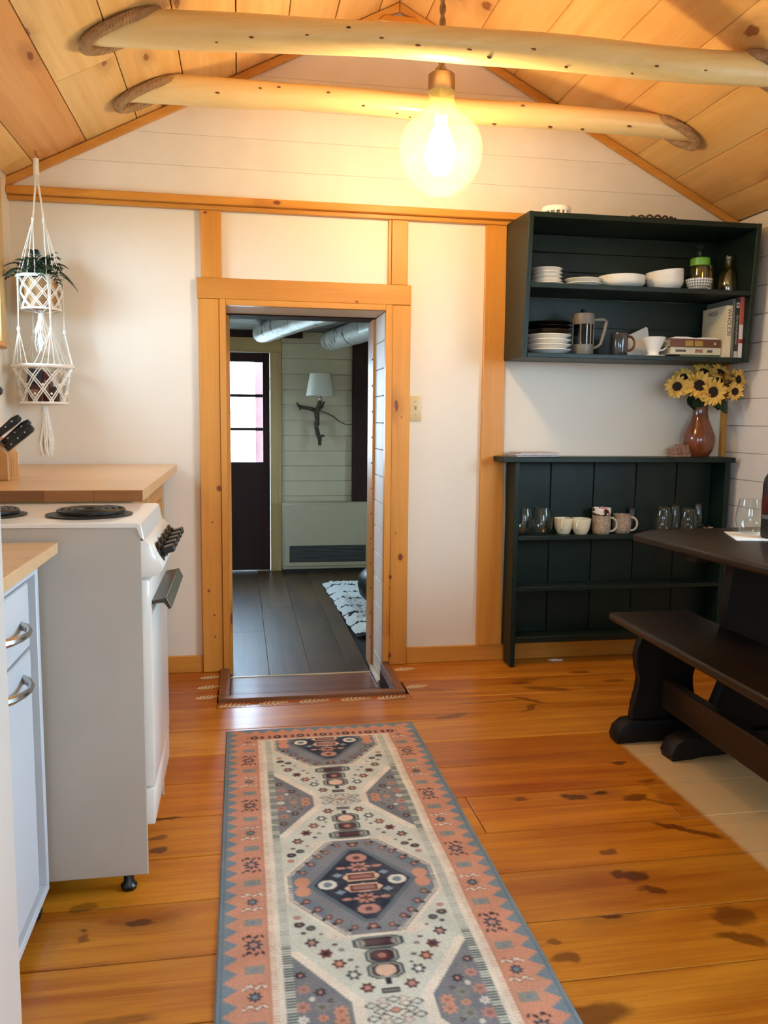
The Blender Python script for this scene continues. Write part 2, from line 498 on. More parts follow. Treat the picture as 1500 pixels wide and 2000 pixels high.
M['plate_ivory'] = plain('ivory_plastic', '#d3bd8c', 0.35, var=.01)
M['shade'] = plain('white_lamp_fabric', '#e3ddcb', 0.8, var=.03, scale=60)
M['branch'] = plain('driftwood', '#5d4a36', 0.8, var=.25, scale=40, bump=.6, bscale=60)
M['heater'] = plain('beige_heater_paint', '#b8ac8e', 0.4, var=.01)
M['grille'] = plain('dark_grille', '#1c1b18', 0.5)
M['blackleather'] = plain('black_leather', '#0d0c0c', 0.4, bump=.3, bscale=150)
M['outside'] = plain('porch_white_paint', '#e9e6e6', 0.6)
M['pinkwood'] = plain('pink_brown_porch_paint', '#b98f98', 0.6)
M['ground'] = plain('pale_bounce_ground', '#aaa799', 0.9, var=.2, scale=2)  # ground made pale so the windows bounce light up to the ceiling
M['roofmat'] = plain('dark_deck', '#2a1a0d', 0.9)  # dark backing that draws the joints between boards
M['wicker'] = plain('dark_wicker', '#4a2f1e', 0.7, var=.2, scale=60)
M['box1'] = plain('pink_patterned_card', '#b98a70', 0.6, var=.3, scale=80)
M['maroon'] = plain('maroon_packet', '#4a1210', 0.35, var=.1)
M['card'] = plain('kraft_card', '#b9a888', 0.7)


def birch():
    t = NT('birch_bark'); tc = t.new('ShaderNodeTexCoord').outputs['Object']
    sp = t.new('ShaderNodeSeparateXYZ'); t.l.new(tc, sp.inputs[0])
    v = t.comb(t.math('MULTIPLY', sp.outputs[0], 5), t.math('MULTIPLY', sp.outputs[1], 16), t.math('MULTIPLY', sp.outputs[2], 5))
    n = t.noise(v, 1.6, 4, .6, .4)
    m = t.rng(n, .57, .61)
    n2 = t.noise(tc, 14, 4)
    c = t.mix(n2, lin('#ebebe8'), lin('#b4b4b2'))
    t.p(Base_Color=t.mix(m, c, lin('#141312')), Roughness=.4, Coat_Weight=.2)
    t.bump(n, .5, .004); return t.m


def shag():
    t = NT('shag_pile'); tc = t.new('ShaderNodeTexCoord').outputs['Object']
    w = t.noise(tc, 5.0, 3)
    sp = t.new('ShaderNodeSeparateXYZ'); t.l.new(tc, sp.inputs[0])
    u = t.math('ADD', t.math('MULTIPLY', sp.outputs[1], 1.0), t.math('MULTIPLY_ADD', w, .22, t.math('MULTIPLY', sp.outputs[0], .25)))
    fr = t.math('FRACT', t.math('MULTIPLY', u, 4.6))
    d = t.math('ABSOLUTE', t.math('SUBTRACT', fr, .5))
    m = t.math('MULTIPLY', t.rng(d, .085, .05), t.rng(t.noise(tc, 11, 2), .40, .46))
    t.p(Base_Color=t.mix(m, lin('#dedcd4'), lin('#15171a')), Roughness=.95)
    return t.m


def checks():
    t = NT('blue_grey_check_glaze'); tc = t.new('ShaderNodeTexCoord').outputs['Object']
    sp = t.new('ShaderNodeSeparateXYZ'); t.l.new(tc, sp.inputs[0])
    an = t.math('ARCTAN2', sp.outputs[1], sp.outputs[0])
    a = t.rng(t.math('SINE', t.math('MULTIPLY', an, 28)), -.1, .1)
    b = t.rng(t.math('SINE', t.math('MULTIPLY', sp.outputs[2], 560)), -.1, .1)
    f = t.math('MULTIPLY', t.math('ADD', a, b), .5)
    t.p(Base_Color=t.mix(f, lin('#e6e0d4'), lin('#59626a')), Roughness=.25, Coat_Weight=.3); return t.m


def patterncup():
    t = NT('red_white_folk_glaze'); tc = t.new('ShaderNodeTexCoord').outputs['Object']
    v = t.new('ShaderNodeTexVoronoi'); t.l.new(tc, v.inputs['Vector']); v.inputs['Scale'].default_value = 70
    s = t.new('ShaderNodeSeparateColor'); t.l.new(v.outputs['Color'], s.inputs[0])
    c = t.mix(t.rng(s.outputs[0], .35, .4), lin('#a8372c'), lin('#ece2cf'))
    c = t.mix(t.rng(s.outputs[1], .86, .88), c, lin('#1c2a18'))
    t.p(Base_Color=c, Roughness=.25, Coat_Weight=.3); return t.m


def rugmat():
    t = NT('flatweave_wool')
    a = t.new('ShaderNodeVertexColor', layer_name='weave')
    tc = t.new('ShaderNodeTexCoord').outputs['Object']
    n = t.noise(tc, 420, 2); n2 = t.noise(tc, 16, 4)
    c = t.mix(t.rng(n, .3, .7), t.mix(1.0, a.outputs['Color'], (.84, .84, .84, 1), 'MULTIPLY'), a.outputs['Color'])
    c = t.mix(t.rng(n2, .3, .75, 0, .14), c, lin('#a8a29a'))
    t.p(Base_Color=c, Roughness=.95, Specular_IOR_Level=.15); t.bump(n, .5, .0012); return t.m


def boxfloral():
    return M['box1']


M['birch'] = birch(); M['shag'] = shag(); M['check'] = checks(); M['folk'] = patterncup(); M['rug'] = rugmat()

# ================================================================== STRUCTURE
XL, XR, YB, YR = -0.92, 2.33, 3.70, -1.40        # inner faces of the kitchen
SL, RX = 0.503, 0.69                             # roof slope and ridge
def zc(x):                                       # underside of the ceiling boards
    return 2.10+SL*(x-XL) if x <= RX else 2.10+SL*(RX-XL)-SL*(x-RX)
DX0, DX1, DZ = -0.054, 0.645, 1.618              # doorway
YP = 4.10                                        # far face of the thick wall
ZF2 = -0.10                                      # floor of the room beyond


def struct(name, bm, mat, **kw): return put(name, bm, mat, kind='structure', **kw)


# --- floor with a notch for the doorway step
WX0, WX1, WY0 = -0.094, 0.672, 3.262             # step well outer edges
b = B()
box(b, XL-.1, XR+.1, YR-.1, WY0+.005, -.08, -.022); box(b, XL-.1, WX0+.005, WY0+.005, YB+.05, -.08, -.022); box(b, WX1-.005, XR+.1, WY0+.005, YB+.05, -.08, -.022)
floor = struct('floor', b, M['roofmat'])
JY = [-1.40, -1.18, -.96, -.75, -.54, -.33, -.12, .09, .30, .52, .72, .93, 1.14, 1.275, 1.479, 1.679, 1.887, 2.089, 2.310, 2.530, 2.744, 2.969, 3.198, 3.418, 3.70]
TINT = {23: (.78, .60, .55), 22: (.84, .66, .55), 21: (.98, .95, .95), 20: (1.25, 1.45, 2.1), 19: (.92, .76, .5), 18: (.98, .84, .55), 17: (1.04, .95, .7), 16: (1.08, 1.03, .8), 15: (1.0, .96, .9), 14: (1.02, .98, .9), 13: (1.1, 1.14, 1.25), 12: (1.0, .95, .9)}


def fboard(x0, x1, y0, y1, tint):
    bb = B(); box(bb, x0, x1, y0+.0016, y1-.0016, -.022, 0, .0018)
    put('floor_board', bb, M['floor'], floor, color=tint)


for i in range(len(JY)-1):
    y0, y1 = JY[i], JY[i+1]
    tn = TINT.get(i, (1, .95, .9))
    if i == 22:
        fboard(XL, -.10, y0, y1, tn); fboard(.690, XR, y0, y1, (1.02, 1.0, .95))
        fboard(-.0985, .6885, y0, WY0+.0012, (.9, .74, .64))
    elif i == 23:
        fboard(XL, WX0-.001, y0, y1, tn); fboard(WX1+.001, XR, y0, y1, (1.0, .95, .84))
    elif i == 17:
        fboard(XL, .665, y0, y1, tn); fboard(.667, 1.25, y0, y1, (1.06, .96, .78)); fboard(1.252, XR, y0, y1, (.98, .9, .78))
    elif i in (19, 15):
        fboard(XL, .3, y0, y1, tn); fboard(.302, XR, y0, y1, tuple(c*.96 for c in tn))
    else:
        fboard(XL, XR, y0, y1, tn)


# cream fern leaves stencilled on the floor round the step
def fern_stencil(cx, cy_, ang, L=.105):
    bb = B(); n = 7
    for k in range(n):
        f = k/(n-1); s = .028*(1-.55*abs(f-.35)*1.6)
        for sgn in (-1, 1):
            px = (f-.5)*L
            pts = [(px-.004, 0), (px+.004, 0), (px+.016, sgn*s*.8), (px+.013, sgn*s)]
            if sgn < 0: pts = pts[::-1]
            prism(bb, pts, 'Z', 0.0006, .0012)
    prism(bb, [(-.5*L, -.0016), (.56*L, -.0008), (.56*L, .0008), (-.5*L, .0016)], 'Z', .0006, .0013)
    xform(bb, Matrix.Translation((cx, cy_, 0)) @ Matrix.Rotation(ang, 4, 'Z'))
    put('fern_stencil', bb, M['stencil'], floor)


for sx, sy in ((-.036, 3.222), (.117, 3.227), (.282, 3.230), (.452, 3.230), (.600, 3.228)): fern_stencil(sx, sy, .10)
for sx, sy in ((-.138, 3.60), (-.142, 3.465), (-.144, 3.335)): fern_stencil(sx, sy, .25, .085)
for sx, sy in ((.728, 3.60), (.735, 3.35)): fern_stencil(sx, sy, .2, .08)

# --- walls of the kitchen
b = B()
box(b, -2.4, DX0-.012, YB, YP-.02, -.3, 3.15); box(b, DX1+.015, 3.2, YB, YP-.02, -.3, 3.15); box(b, DX0-.012, DX1+.015, YB, YP-.02, DZ+.012, 3.15)
wall_back = struct('wall_back', b, M['wall'])
for k in range(8):                                # painted boards of the gable
    z0 = 2.060+.1272*k; z1 = z0+.1272
    def xl(z): return max(XL, (z-2.10)/SL+XL)
    def xr(z): return min(XR, RX+(2.10+SL*(RX-XL)-z)/SL)
    zt = min(z1-.0007, 2.90)
    if zt < z0: continue
    pts = [(xl(z0), z0), (xr(z0), z0), (xr(zt), zt), (xl(zt), zt)]
    bb = B(); prism(bb, pts, 'Y', YB-.014, YB-.0005, .0014)
    put('wall_board', bb, M['wallboard'], wall_back)


def wall_with_hole(bm, x0, x1, y0, y1, z0, z1, axis, h0, h1, hz0, hz1):
    """axis 'Y': wall runs along Y, hole from h0..h1 in Y"""
    if axis == 'Y':
        box(bm, x0, x1, y0, h0, z0, z1); box(bm, x0, x1, h1, y1, z0, z1); box(bm, x0, x1, h0, h1, z0, hz0); box(bm, x0, x1, h0, h1, hz1, z1)
    else:
        box(bm, x0, h0, y0, y1, z0, z1); box(bm, h1, x1, y0, y1, z0, z1); box(bm, h0, h1, y0, y1, z0, hz0); box(bm, h0, h1, y0, y1, hz1, z1)


W1 = (2.78, 3.45, 1.42, 1.97)      # left window: y0 y1 z0 z1
W4 = (-1.20, .30, 0.98, 1.93)      # left window behind the refrigerator
W2 = (0.70, 2.20, 1.02, 1.88)      # right window
b = B(); wall_with_hole(b, XL-.12, XL, .4, YB-.0005, -.3, 2.6, 'Y', *W1); wall_with_hole(b, XL-.12, XL, YR-.12, .4, -.3, 2.6, 'Y', *W4); wall_left = struct('wall_left', b, M['wall'])
b = B(); wall_with_hole(b, XR+.014, XR+.14, YR-.12, YB-.0005, -.3, 2.6, 'Y', *W2); wall_right = struct('wall_right', b, M['wall'])
for k in range(17):                                # painted boards of the right wall
    z0 = .115+.1263*k-.1263; z1 = min(z0+.1255, zc(XR)-.002)
    for y0, y1 in ((YR, W2[0]-.07), (W2[1]+.07, YB-.001)):
        bb = B(); box(bb, XR, XR+.0135, y0, y1, max(z0, .001), z1, .0018); put('wall_board', bb, M['wallboard'], wall_right)
    if z1 < W2[2]-.03 or z0 > W2[3]+.07:
        bb = B(); box(bb, XR, XR+.0135, W2[0]-.069, W2[1]+.069, max(z0, .001), z1, .0018); put('wall_board', bb, M['wallboard'], wall_right)
W3 = (.45, 1.15, 1.05, 1.85)       # unseen window added behind the camera for fill daylight
b = B(); wall_with_hole(b, XL-.12, XR+.14, YR-.12, YR, -.3, 3.15, 'X', *W3); struct('wall_rear', b, M['wall'])

# --- ceiling: pine boards running towards the ridge wall
b = B()
for (xa, xb) in ((XL-.25, RX), (RX, XR+.25)):
    za = 2.10+SL*(xa-XL) if xa <= RX and xb <= RX+1e-6 else zc(RX)
    zb = zc(RX) if xb <= RX+1e-6 else zc(RX)-SL*(xb-RX)
    prism(b, [(xa, za+.024), (xb, zb+.024), (xb, zb+.11), (xa, za+.11)], 'Y', YR-.2, YB+.02)
ceiling = struct('ceiling', b, M['roofmat'])
CX = [-.92, -.812, -.607, -.405, -.206, 0.0, .20, .402, .602, .69, .807, 1.005, 1.205, 1.412, 1.611, 1.802, 1.994, 2.19, 2.33]
CT = [(1.02, 1.0, .9), (.84, .64, .50), (1.06, 1.05, .98), (1.02, .98, .86), (1.02, .98, .86), (1.02, .90, .80), (1.06, .98, .86), (1.02, .94, .84), (1.0, .9, .8),
      (1.05, .98, .9), (1.0, .86, .72), (.96, .80, .62), (1.0, .88, .66), (.96, .82, .62), (.98, .86, .66), (1.0, .92, .74), (.92, .78, .60), (.96, .86, .7)]
for i in range(len(CX)-1):
    x0, x1 = CX[i]+.0018, CX[i+1]-.0018
    cuts = [YR, YB-.003]
    if i == 2: cuts = [YR, .95, 3.08, YB-.003]
    elif i == 1: cuts = [YR, .6, YB-.003]
    else: cuts = [YR, rnd.uniform(-.6, 1.6), YB-.003]
    for j in range(len(cuts)-1):
        bb = B()
        def bz(x): return 2.10+SL*(x-XL) if CX[i] < RX-1e-6 else 2.10+SL*(RX-XL)-SL*(x-RX)
        prism(bb, [(x0, bz(x0)), (x1, bz(x1)), (x1, bz(x1)+.02), (x0, bz(x0)+.02)], 'Y', cuts[j]+.0012, cuts[j+1]-.0012, 0)
        es = [e for e in bb.edges if abs(e.verts[0].co.y-e.verts[1].co.y) > .1]
        bmesh.ops.bevel(bb, geom=es, offset=.0025, segments=1, affect='EDGES')
        tn = CT[i]; q = 1 if j == len(cuts)-2 else rnd.uniform(.92, 1.05)
        put('ceiling_board', bb, M['ceil'], ceiling, color=tuple(c*q for c in tn))

# --- pine trim
TN = [0]
def trim(bm, mat, label=None):
    TN[0] += 1
    return struct('trim_%d' % TN[0], bm, mat, label=label)


b = B(); box(b, XL, 1.30, 3.648, YB-.0005, 2.030, 2.062, .003); t1 = trim(b, M['pineX'], 'long pine ledge strip across the back wall under the gable')
b = B(); box(b, XL, 1.30, 3.672, YB-.0005, 2.011, 2.0295, .002); put('lower_strip', b, M['pineX'], t1)
b = B(); box(b, -.156, -.069, 3.677, YB-.0005, 1.7325, 2.0105, .002); trim(b, M['pineZ'], 'short upright pine batten above the left end of the doorway head')
b = B(); box(b, .669, .742, 3.677, YB-.0005, 1.7325, 2.0105, .002); t3 = trim(b, M['pineZ'], 'short upright pine batten above the right end of the doorway head')
b = B(); box(b, .655, .668, 3.682, YB-.0005, 1.7325, 2.0105, .0015); put('edge_strip', b, M['pineZ'], t3)
b = B(); prism(b, [(1.098, .0775), (1.219, .0775), (1.195, 2.0105), (1.100, 2.0105)], 'Y', 3.677, YB-.0005, .002); trim(b, M['pineZ'], 'tall upright pine board beside the green cupboards')
# rakes under the sloping ceiling, both sides
for sgn in (0, 1):
    if sgn == 0: xs = (XL, RX-.001)
    else: xs = (RX+.001, XR)
    pts = [(xs[0], zc(xs[0])-.004), (xs[1], zc(xs[1])-.004), (xs[1], zc(xs[1])-.038), (xs[0], zc(xs[0])-.038)]
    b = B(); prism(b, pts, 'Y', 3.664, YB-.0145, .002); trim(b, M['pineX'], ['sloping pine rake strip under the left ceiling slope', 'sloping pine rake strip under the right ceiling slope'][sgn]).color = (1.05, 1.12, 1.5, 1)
b = B(); prism(b, [(.60, 2.823), (.78, 2.823), (.755, 2.845), (.625, 2.845)], 'Y', 3.655, 3.6635, .001); trim(b, M['pineX'], 'small pine block at the gable peak')
b = B(); box(b, 2.308, XR-.0005, 3.672, YB-.0005, .0, 2.055, .002); trim(b, M['pineZ'], 'slim upright pine strip in the right back corner')
b = B(); box(b, .760, 2.307, 3.684, YB-.0005, 0.0005, .0765, .002); struct('baseboard_back', b, M['pineX'])
b = B(); box(b, XL+.0005, -.1705, 3.684, YB-.0005, 0.0005, .0765, .002); struct('baseboard_back_left', b, M['pineX'])
b = B(); box(b, XL+.0005, XL+.016, YR, 3.683, 0.0005, .0765, .002); struct('baseboard_left', b, M['pineY'])
b = B(); box(b, XR-.016, XR-.0005, YR, 3.671, 0.0005, .0765, .002); struct('baseboard_right', b, M['pineY'])

# --- doorway casing
d1 = bpy.data.objects.new('door_1', None); COL.objects.link(d1); d1.location = (DX0, YB, 0); ORG['door_1'] = Vector((DX0, YB, 0)); tag(d1, 'pine cased doorway without a door, in the back wall', kind='structure')
b = B(); box(b, -.170, -.0815, 3.674, YB-.0005, .001, 1.643, .002); put('casing', b, M['pineZ'], d1)
b = B(); box(b, .6755, .7585, 3.674, YB-.0005, .001, 1.643, .002); put('casing', b, M['pineZ'], d1)
b = B(); box(b, -.174, .7590, 3.674, YB-.0005, 1.6445, 1.732, .002); put('head_casing', b, M['pineX'], d1)
b = B(); box(b, -.0805, DX0, 3.668, YB+.02, .018, 1.6435, .0015); put('inner_strip', b, M['pineZ'], d1)
b = B(); box(b, DX1, .6745, 3.668, YB-.001, .018, 1.6435, .0015); put('inner_strip', b, M['pineZ'], d1)
b = B(); box(b, DX0+.0005, DX1-.0005, 3.668, YB-.001, DZ, 1.6435, .0015); put('head_strip', b, M['pineX'], d1)
# passage lining
b = B(); box(b, DX0-.012, DX0-.0005, YB+.021, YP-.15, ZF2, DZ+.012); put('left_lining', b, M['pineZ'], d1)
b = B(); box(b, DX0-.012, DX1+.0005, YB+.0005, YP-.15, DZ, DZ+.0118); put('soffit', b, M['wall'], d1)
for k in range(14):
    z0 = -.115+.1238*k; z1 = min(z0+.1215, DZ-.001)
    if z1 <= z0: continue
    bb = B(); box(bb, DX1, DX1+.0145, YB+.0005, YP-.152, max(z0, ZF2), z1, .002); put('lining_board', bb, M['wallboard'], d1)
b = B(); box(b, DX1-.012, DX1+.0145, YP-.15, YP+.004, ZF2, DZ-.0065, .002); put('rear_jamb', b, M['pineZ'], d1)
for k in range(12):                                            # nail heads down the rear jamb
    bb = B(); ball(bb, (DX1-.0125, YP-.143, .06+.1238*k), .0042, 8); put('nail_head', bb, M['browndoor'], d1)
b = B(); box(b, DX0-.012, DX0+.012, YP-.15, YP+.004, ZF2, DZ-.0065, .002); put('rear_jamb', b, M['pineZ'], d1)
b = B(); box(b, DX0-.012, DX1+.0145, YP-.15, YP+.004, DZ-.006, DZ+.011, .002); put('rear_head', b, M['browndoor'], d1)
b = B(); box(b, DX1-.018, DX1-.0005, YB-.0, YP-.151, ZF2+.0005, ZF2+.022, .003); put('quarter_round', b, M['cream'], d1)

# --- the shallow step well in front of the doorway
b = B()
box(b, WX0, WX0+.042, WY0+.0415, YB-.027, -.03, .015, .002); st = trim(b, M['steptread'], 'brown wooden rim framing the sunken doorway step')
b = B(); box(b, WX0, WX1, WY0, WY0+.041, -.03, .015, .002); put('front_rim', b, M['steptread'], st)
b = B(); box(b, WX1-.036, WX1, WY0+.0415, YB-.027, -.03, .015, .002); put('side_rim', b, M['steptread'], st)
b = B(); box(b, WX0+.030, WX0+.040, WY0+.043, YB-.001, ZF2-.01, -.0305); put('left_riser', b, M['pineY'], st)
b = B(); box(b, WX1-.034, WX1-.024, WY0+.043, YB-.001, ZF2-.01, -.0305); put('right_riser', b, M['browndoor'], st)
b = B(); box(b, WX0+.030, WX1-.024, WY0+.030, WY0+.041, ZF2-.01, -.0305); put('front_riser', b, M['steptread'], st)
b = B(); box(b, WX0+.041, WX1-.035, WY0+.042, 3.66, ZF2-.02, ZF2-.001, .002); box(b, DX0+.0005, DX1-.0185, 3.66, 3.895, ZF2-.02, ZF2-.001, .002); put('tread', b, M['steptread'], st)
b = B(); box(b, DX0+.0005, DX1-.0185, 3.896, 3.906, ZF2-.02, ZF2+.003, .002); put('nosing', b, M['cream'], st)

# --- windows of the kitchen
def window(name, x, sgn, Wn, wallt):
    y0, y1, z0, z1 = Wn
    w = bpy.data.objects.new(name, None); COL.objects.link(w); w.location = (x, (y0+y1)/2, z0); ORG[name] = Vector(w.location); tag(w, kind='structure')
    xi = x; xo = x+sgn*.025
    a, c = min(xi-sgn*.018, xi-sgn*.0005), max(xi-sgn*.018, xi-sgn*.0005)
    for (p0, p1) in ((y0-.07, y0), (y1, y1+.07)):
        bb = B(); box(bb, a, c, p0, p1, z0-.02, z1+.085, .002); put('casing', bb, M['palepineZ'], w)
    bb = B(); box(bb, a, c, y0, y1, z1, z1+.085, .002); put('head_casing', bb, M['pineY'], w)
    s0, s1 = sorted((xi-sgn*.035, xi+sgn*.10)); bb = B(); box(bb, s0, s1, y0, y1, z0-.02, z0, .003); put('sill', bb, M['pineY'], w)
    f0, f1 = sorted((xi+sgn*.045, xi+sgn*.075))
    ym = (y0+y1)/2; zm = (z0+z1)/2
    bb = B()
    box(bb, f0, f1, y0+.0005, y0+.045, z0+.0005, z1-.0005); box(bb, f0, f1, y1-.045, y1-.0005, z0+.0005, z1-.0005); box(bb, f0, f1, y0+.045, y1-.045, z0+.0005, z0+.045); box(bb, f0, f1, y0+.045, y1-.045, z1-.045, z1-.0005)
    box(bb, f0, f1, ym-.02, ym+.02, z0+.045, z1-.045)
    put('sash', bb, M['outside'], w)
    g0, g1 = sorted((xi+sgn*.058, xi+sgn*.062))
    for (p0, p1) in ((y0+.045, ym-.02), (ym+.02, y1-.045)):
        bb = B(); box(bb, g0, g1, p0, p1, z0+.045, z1-.045); put('pane', bb, M['pane'], w)
    return w


window('window_1', XL, -1, W1, .12)
window('window_2', XR, 1, W2, .14)
window('window_6', XL, -1, W4, .12)
portal('sky_portal_left_rear', (XL-.13, (W4[0]+W4[1])/2, (W4[2]+W4[3])/2), (0, -pi/2, 0), W4[3]-W4[2], W4[1]-W4[0])
w5 = bpy.data.objects.new('fill_window_rear', None); COL.objects.link(w5); w5.location = ((W3[0]+W3[1])/2, YR, W3[2]); ORG['fill_window_rear'] = Vector(w5.location); tag(w5, kind='structure')
for (xa, xb, za, zb_) in ((W3[0]-.07, W3[0], W3[2]-.07, W3[3]+.08), (W3[1], W3[1]+.07, W3[2]-.07, W3[3]+.08), (W3[0], W3[1], W3[3], W3[3]+.08), (W3[0], W3[1], W3[2]-.07, W3[2])):
    b = B(); box(b, xa+.0004, xb-.0004, YR+.0005, YR+.018, za+.0004, zb_-.0004, .002); put('casing', b, M['palepineX'], w5)
b = B()
for xa in (W3[0]+.001, (W3[0]+W3[1])/2-.02, W3[1]-.041): box(b, xa, xa+.04, YR-.07, YR-.04, W3[2]+.001, W3[3]-.001)
box(b, W3[0]+.04, W3[1]-.04, YR-.07, YR-.04, W3[2]+.001, W3[2]+.045); box(b, W3[0]+.04, W3[1]-.04, YR-.07, YR-.04, W3[3]-.045, W3[3]-.001); put('sash', b, M['outside'], w5)
for xa, xb in ((W3[0]+.041, (W3[0]+W3[1])/2-.02), ((W3[0]+W3[1])/2+.02, W3[1]-.041)):
    b = B(); box(b, xa, xb, YR-.058, YR-.054, W3[2]+.045, W3[3]-.045); put('pane', b, M['pane'], w5)
portal('sky_portal_rear', ((W3[0]+W3[1])/2, YR-.13, (W3[2]+W3[3])/2), (pi/2, 0, 0), W3[1]-W3[0], W3[3]-W3[2])
portal('sky_portal_left', (XL-.13, (W1[0]+W1[1])/2, (W1[2]+W1[3])/2), (0, -pi/2, 0), W1[3]-W1[2], W1[1]-W1[0])
portal('sky_portal_right', (XR+.15, (W2[0]+W2[1])/2, (W2[2]+W2[3])/2), (0, pi/2, 0), W2[3]-W2[2], W2[1]-W2[0])

# --- the room beyond
FX0, FX1, FY1, FZ1 = -1.8, 2.6, 6.70, 1.82
b = B(); box(b, FX0-.1, FX1+.1, 3.9065, FY1+.1, ZF2-.12, ZF2-.0205); floor2 = struct('floor_far', b, M['roofmat'])
fx = [-1.8, -1.6, -1.41, -1.22, -1.03, -.84, -.65, -.455, -.262, -.065, .132, .335, .526, .722, .92, 1.12, 1.32, 1.52, 1.72, 1.92, 2.12, 2.32, 2.6]
for i in range(len(fx)-1):
    cuts = [YP-.02, rnd.uniform(4.6, 6.2), FY1-.001]
    if -.07 < fx[i] < .62: cuts[0] = 3.907
    if i == 10: cuts[1] = 5.35
    if i == 9: cuts[1] = 4.75
    if i == 11: cuts[1] = 6.1
    for j in range(2):
        xa, xb = fx[i]+.0006, fx[i+1]-.0006
        if cuts[j] < 4: xa, xb = max(xa, DX0+.001), min(xb, DX1-.02)
        bb = B(); box(bb, xa, xb, cuts[j]+.0008, cuts[j+1]-.0008, ZF2-.02, ZF2, .001); v = rnd.uniform(.85, 1.2)
        put('floor_plank', bb, M['laminate'], floor2, color=(v, v, v*.97))
b = B(); wall_with_hole(b, FX0-.1, FX1+.1, FY1, FY1+.10, -.3, 2.2, 'X', -.56, .243, ZF2, 1.655); wall_far = struct('wall_far', b, M['wall'])
for k in range(16):
    z0 = -.098+.1222*k; z1 = min(z0+.1195, FZ1-.0005)
    for xa, xb in ((.333, .903), (1.044, FX1), (FX0, -.66)):
        bb = B(); box(bb, xa, xb, FY1-.014, FY1-.0005, z0, z1, .002); put('wall_board', bb, M['wallboard2'], wall_far)
FW1 = (4.75, 5.65, .85, 1.5); FW2 = (4.40, 5.30, .80, 1.4)
b = B(); wall_with_hole(b, FX0-.1, FX0, YP-.02, FY1, -.3, 2.2, 'Y', *FW1); struct('wall_far_left', b, M['wallboard2'])
b = B(); wall_with_hole(b, FX1, FX1+.1, YP-.02, FY1, -.3, 2.2, 'Y', *FW2); struct('wall_far_right', b, M['wallboard2'])
window('window_3', FX0, -1, FW1, .1); window('window_4', FX1, 1, FW2, .1)
portal('sky_portal_far_left', (FX0-.12, 5.2, 1.175), (0, -pi/2, 0), .65, .9)
portal('sky_portal_far_right', (FX1+.12, 4.85, 1.10), (0, pi/2, 0), .6, .9)
b = B(); box(b, FX0-.1, FX1+.1, YP-.02, FY1+.1, FZ1+.021, FZ1+.12); ceil2 = struct('ceiling_far', b, M['roofmat'])
for k in range(24):
    y0 = YP+.0055+.108*k; y1 = min(y0+.1055, FY1-.001)
    if y1-y0 < .02: continue
    v = rnd.uniform(.7, 1.35)
    bb = B(); box(bb, FX0, FX1, y0, y1, FZ1, FZ1+.02, .002); put('ceiling_board', bb, M['greyceil'], ceil2, color=(v, v, v))
b = B(); box(b, .905, 1.042, FY1-.07, FY1-.0005, ZF2+.0005, FZ1-.0005, .004); trim(b, M['browndoor'], 'dark brown upright post against the far wall')
b = B(); box(b, -.66, .331, FY1-.03, FY1-.0005, 1.655, 1.768, .002); t = trim(b, M['palepineX'], 'pine casing round the dark glazed door of the far room')
b = B(); box(b, .245, .331, FY1-.03, FY1-.0005, ZF2+.0005, 1.654, .002); put('side_casing', b, M['palepineZ'], t)
b = B(); box(b, -.66, -.56, FY1-.03, FY1-.0005, ZF2+.0005, 1.654, .002); put('side_casing', b, M['palepineZ'], t)
b = B(); box(b, -.70, .50, FY1-.035, FY1-.0145, 1.7695, FZ1-.0005, .002); trim(b, M['browndoor'], 'dark brown strip above the glazed door of the far room')

# far outside door with three stacked panes
d2 = bpy.data.objects.new('door_2', None); COL.objects.link(d2); d2.location = (-.16, FY1, ZF2); ORG['door_2'] = Vector(d2.location); tag(d2, 'dark brown outside door with three glass panes in the far room', kind='structure')
dx0, dx1, gx0, gx1, gz0, gz1 = -.556, .240, -.48, .186, .783, 1.580
b = B(); box(b, dx0, gx0, FY1+.012, FY1+.05, ZF2+.004, 1.652, .002); box(b, gx1, dx1, FY1+.012, FY1+.05, ZF2+.004, 1.652, .002)
box(b, gx0, gx1, FY1+.012, FY1+.05, gz1, 1.652); box(b, gx0, gx1, FY1+.012, FY1+.05, ZF2+.004, gz0); put('door_leaf', b, M['browndoor'], d2)
for zz in (1.048, 1.314):
    b = B(); box(b, gx0+.0005, gx1-.0005, FY1+.010, FY1+.046, zz-.012, zz+.012, .003); put('glazing_bar', b, M['browndoor'], d2)
for za, zb in ((gz0, 1.036), (1.060, 1.302), (1.326, gz1)):
    b = B(); box(b, gx0+.0005, gx1-.0005, FY1+.028, FY1+.032, za+.0005, zb-.0005); put('pane', b, M['pane'], d2)
b = B(); box(b, .2412, .2445, FY1-.002, FY1+.016, 1.36, 1.46, .001); put('hinge', b, M['darkmetal'], d2)
portal('sky_portal_door', (-.147, FY1+.14, 1.18), (-pi/2, 0, 0), .66, .8)

# what the door looks out on: a white porch post, a rail and open ground
b = B(); box(b, .13, .30, FY1+.28, FY1+.34, -.3, 2.0, .004); struct('porch_post', b, M['pinkwood'])
b = B(); box(b, -1.4, 1.4, FY1+1.15, FY1+1.2, 1.165, 1.195, .003); box(b, -1.4, 1.4, FY1+1.15, FY1+1.2, .2, .24, .003)
box(b, -.33, -.27, FY1+1.15, FY1+1.2, -.4, 2.2, .003); struct('porch_rail', b, M['outside'])
b = B(); box(b, -40, 40, -40, 40, -.55, -.50); struct('ground_outside', b, M['ground'])

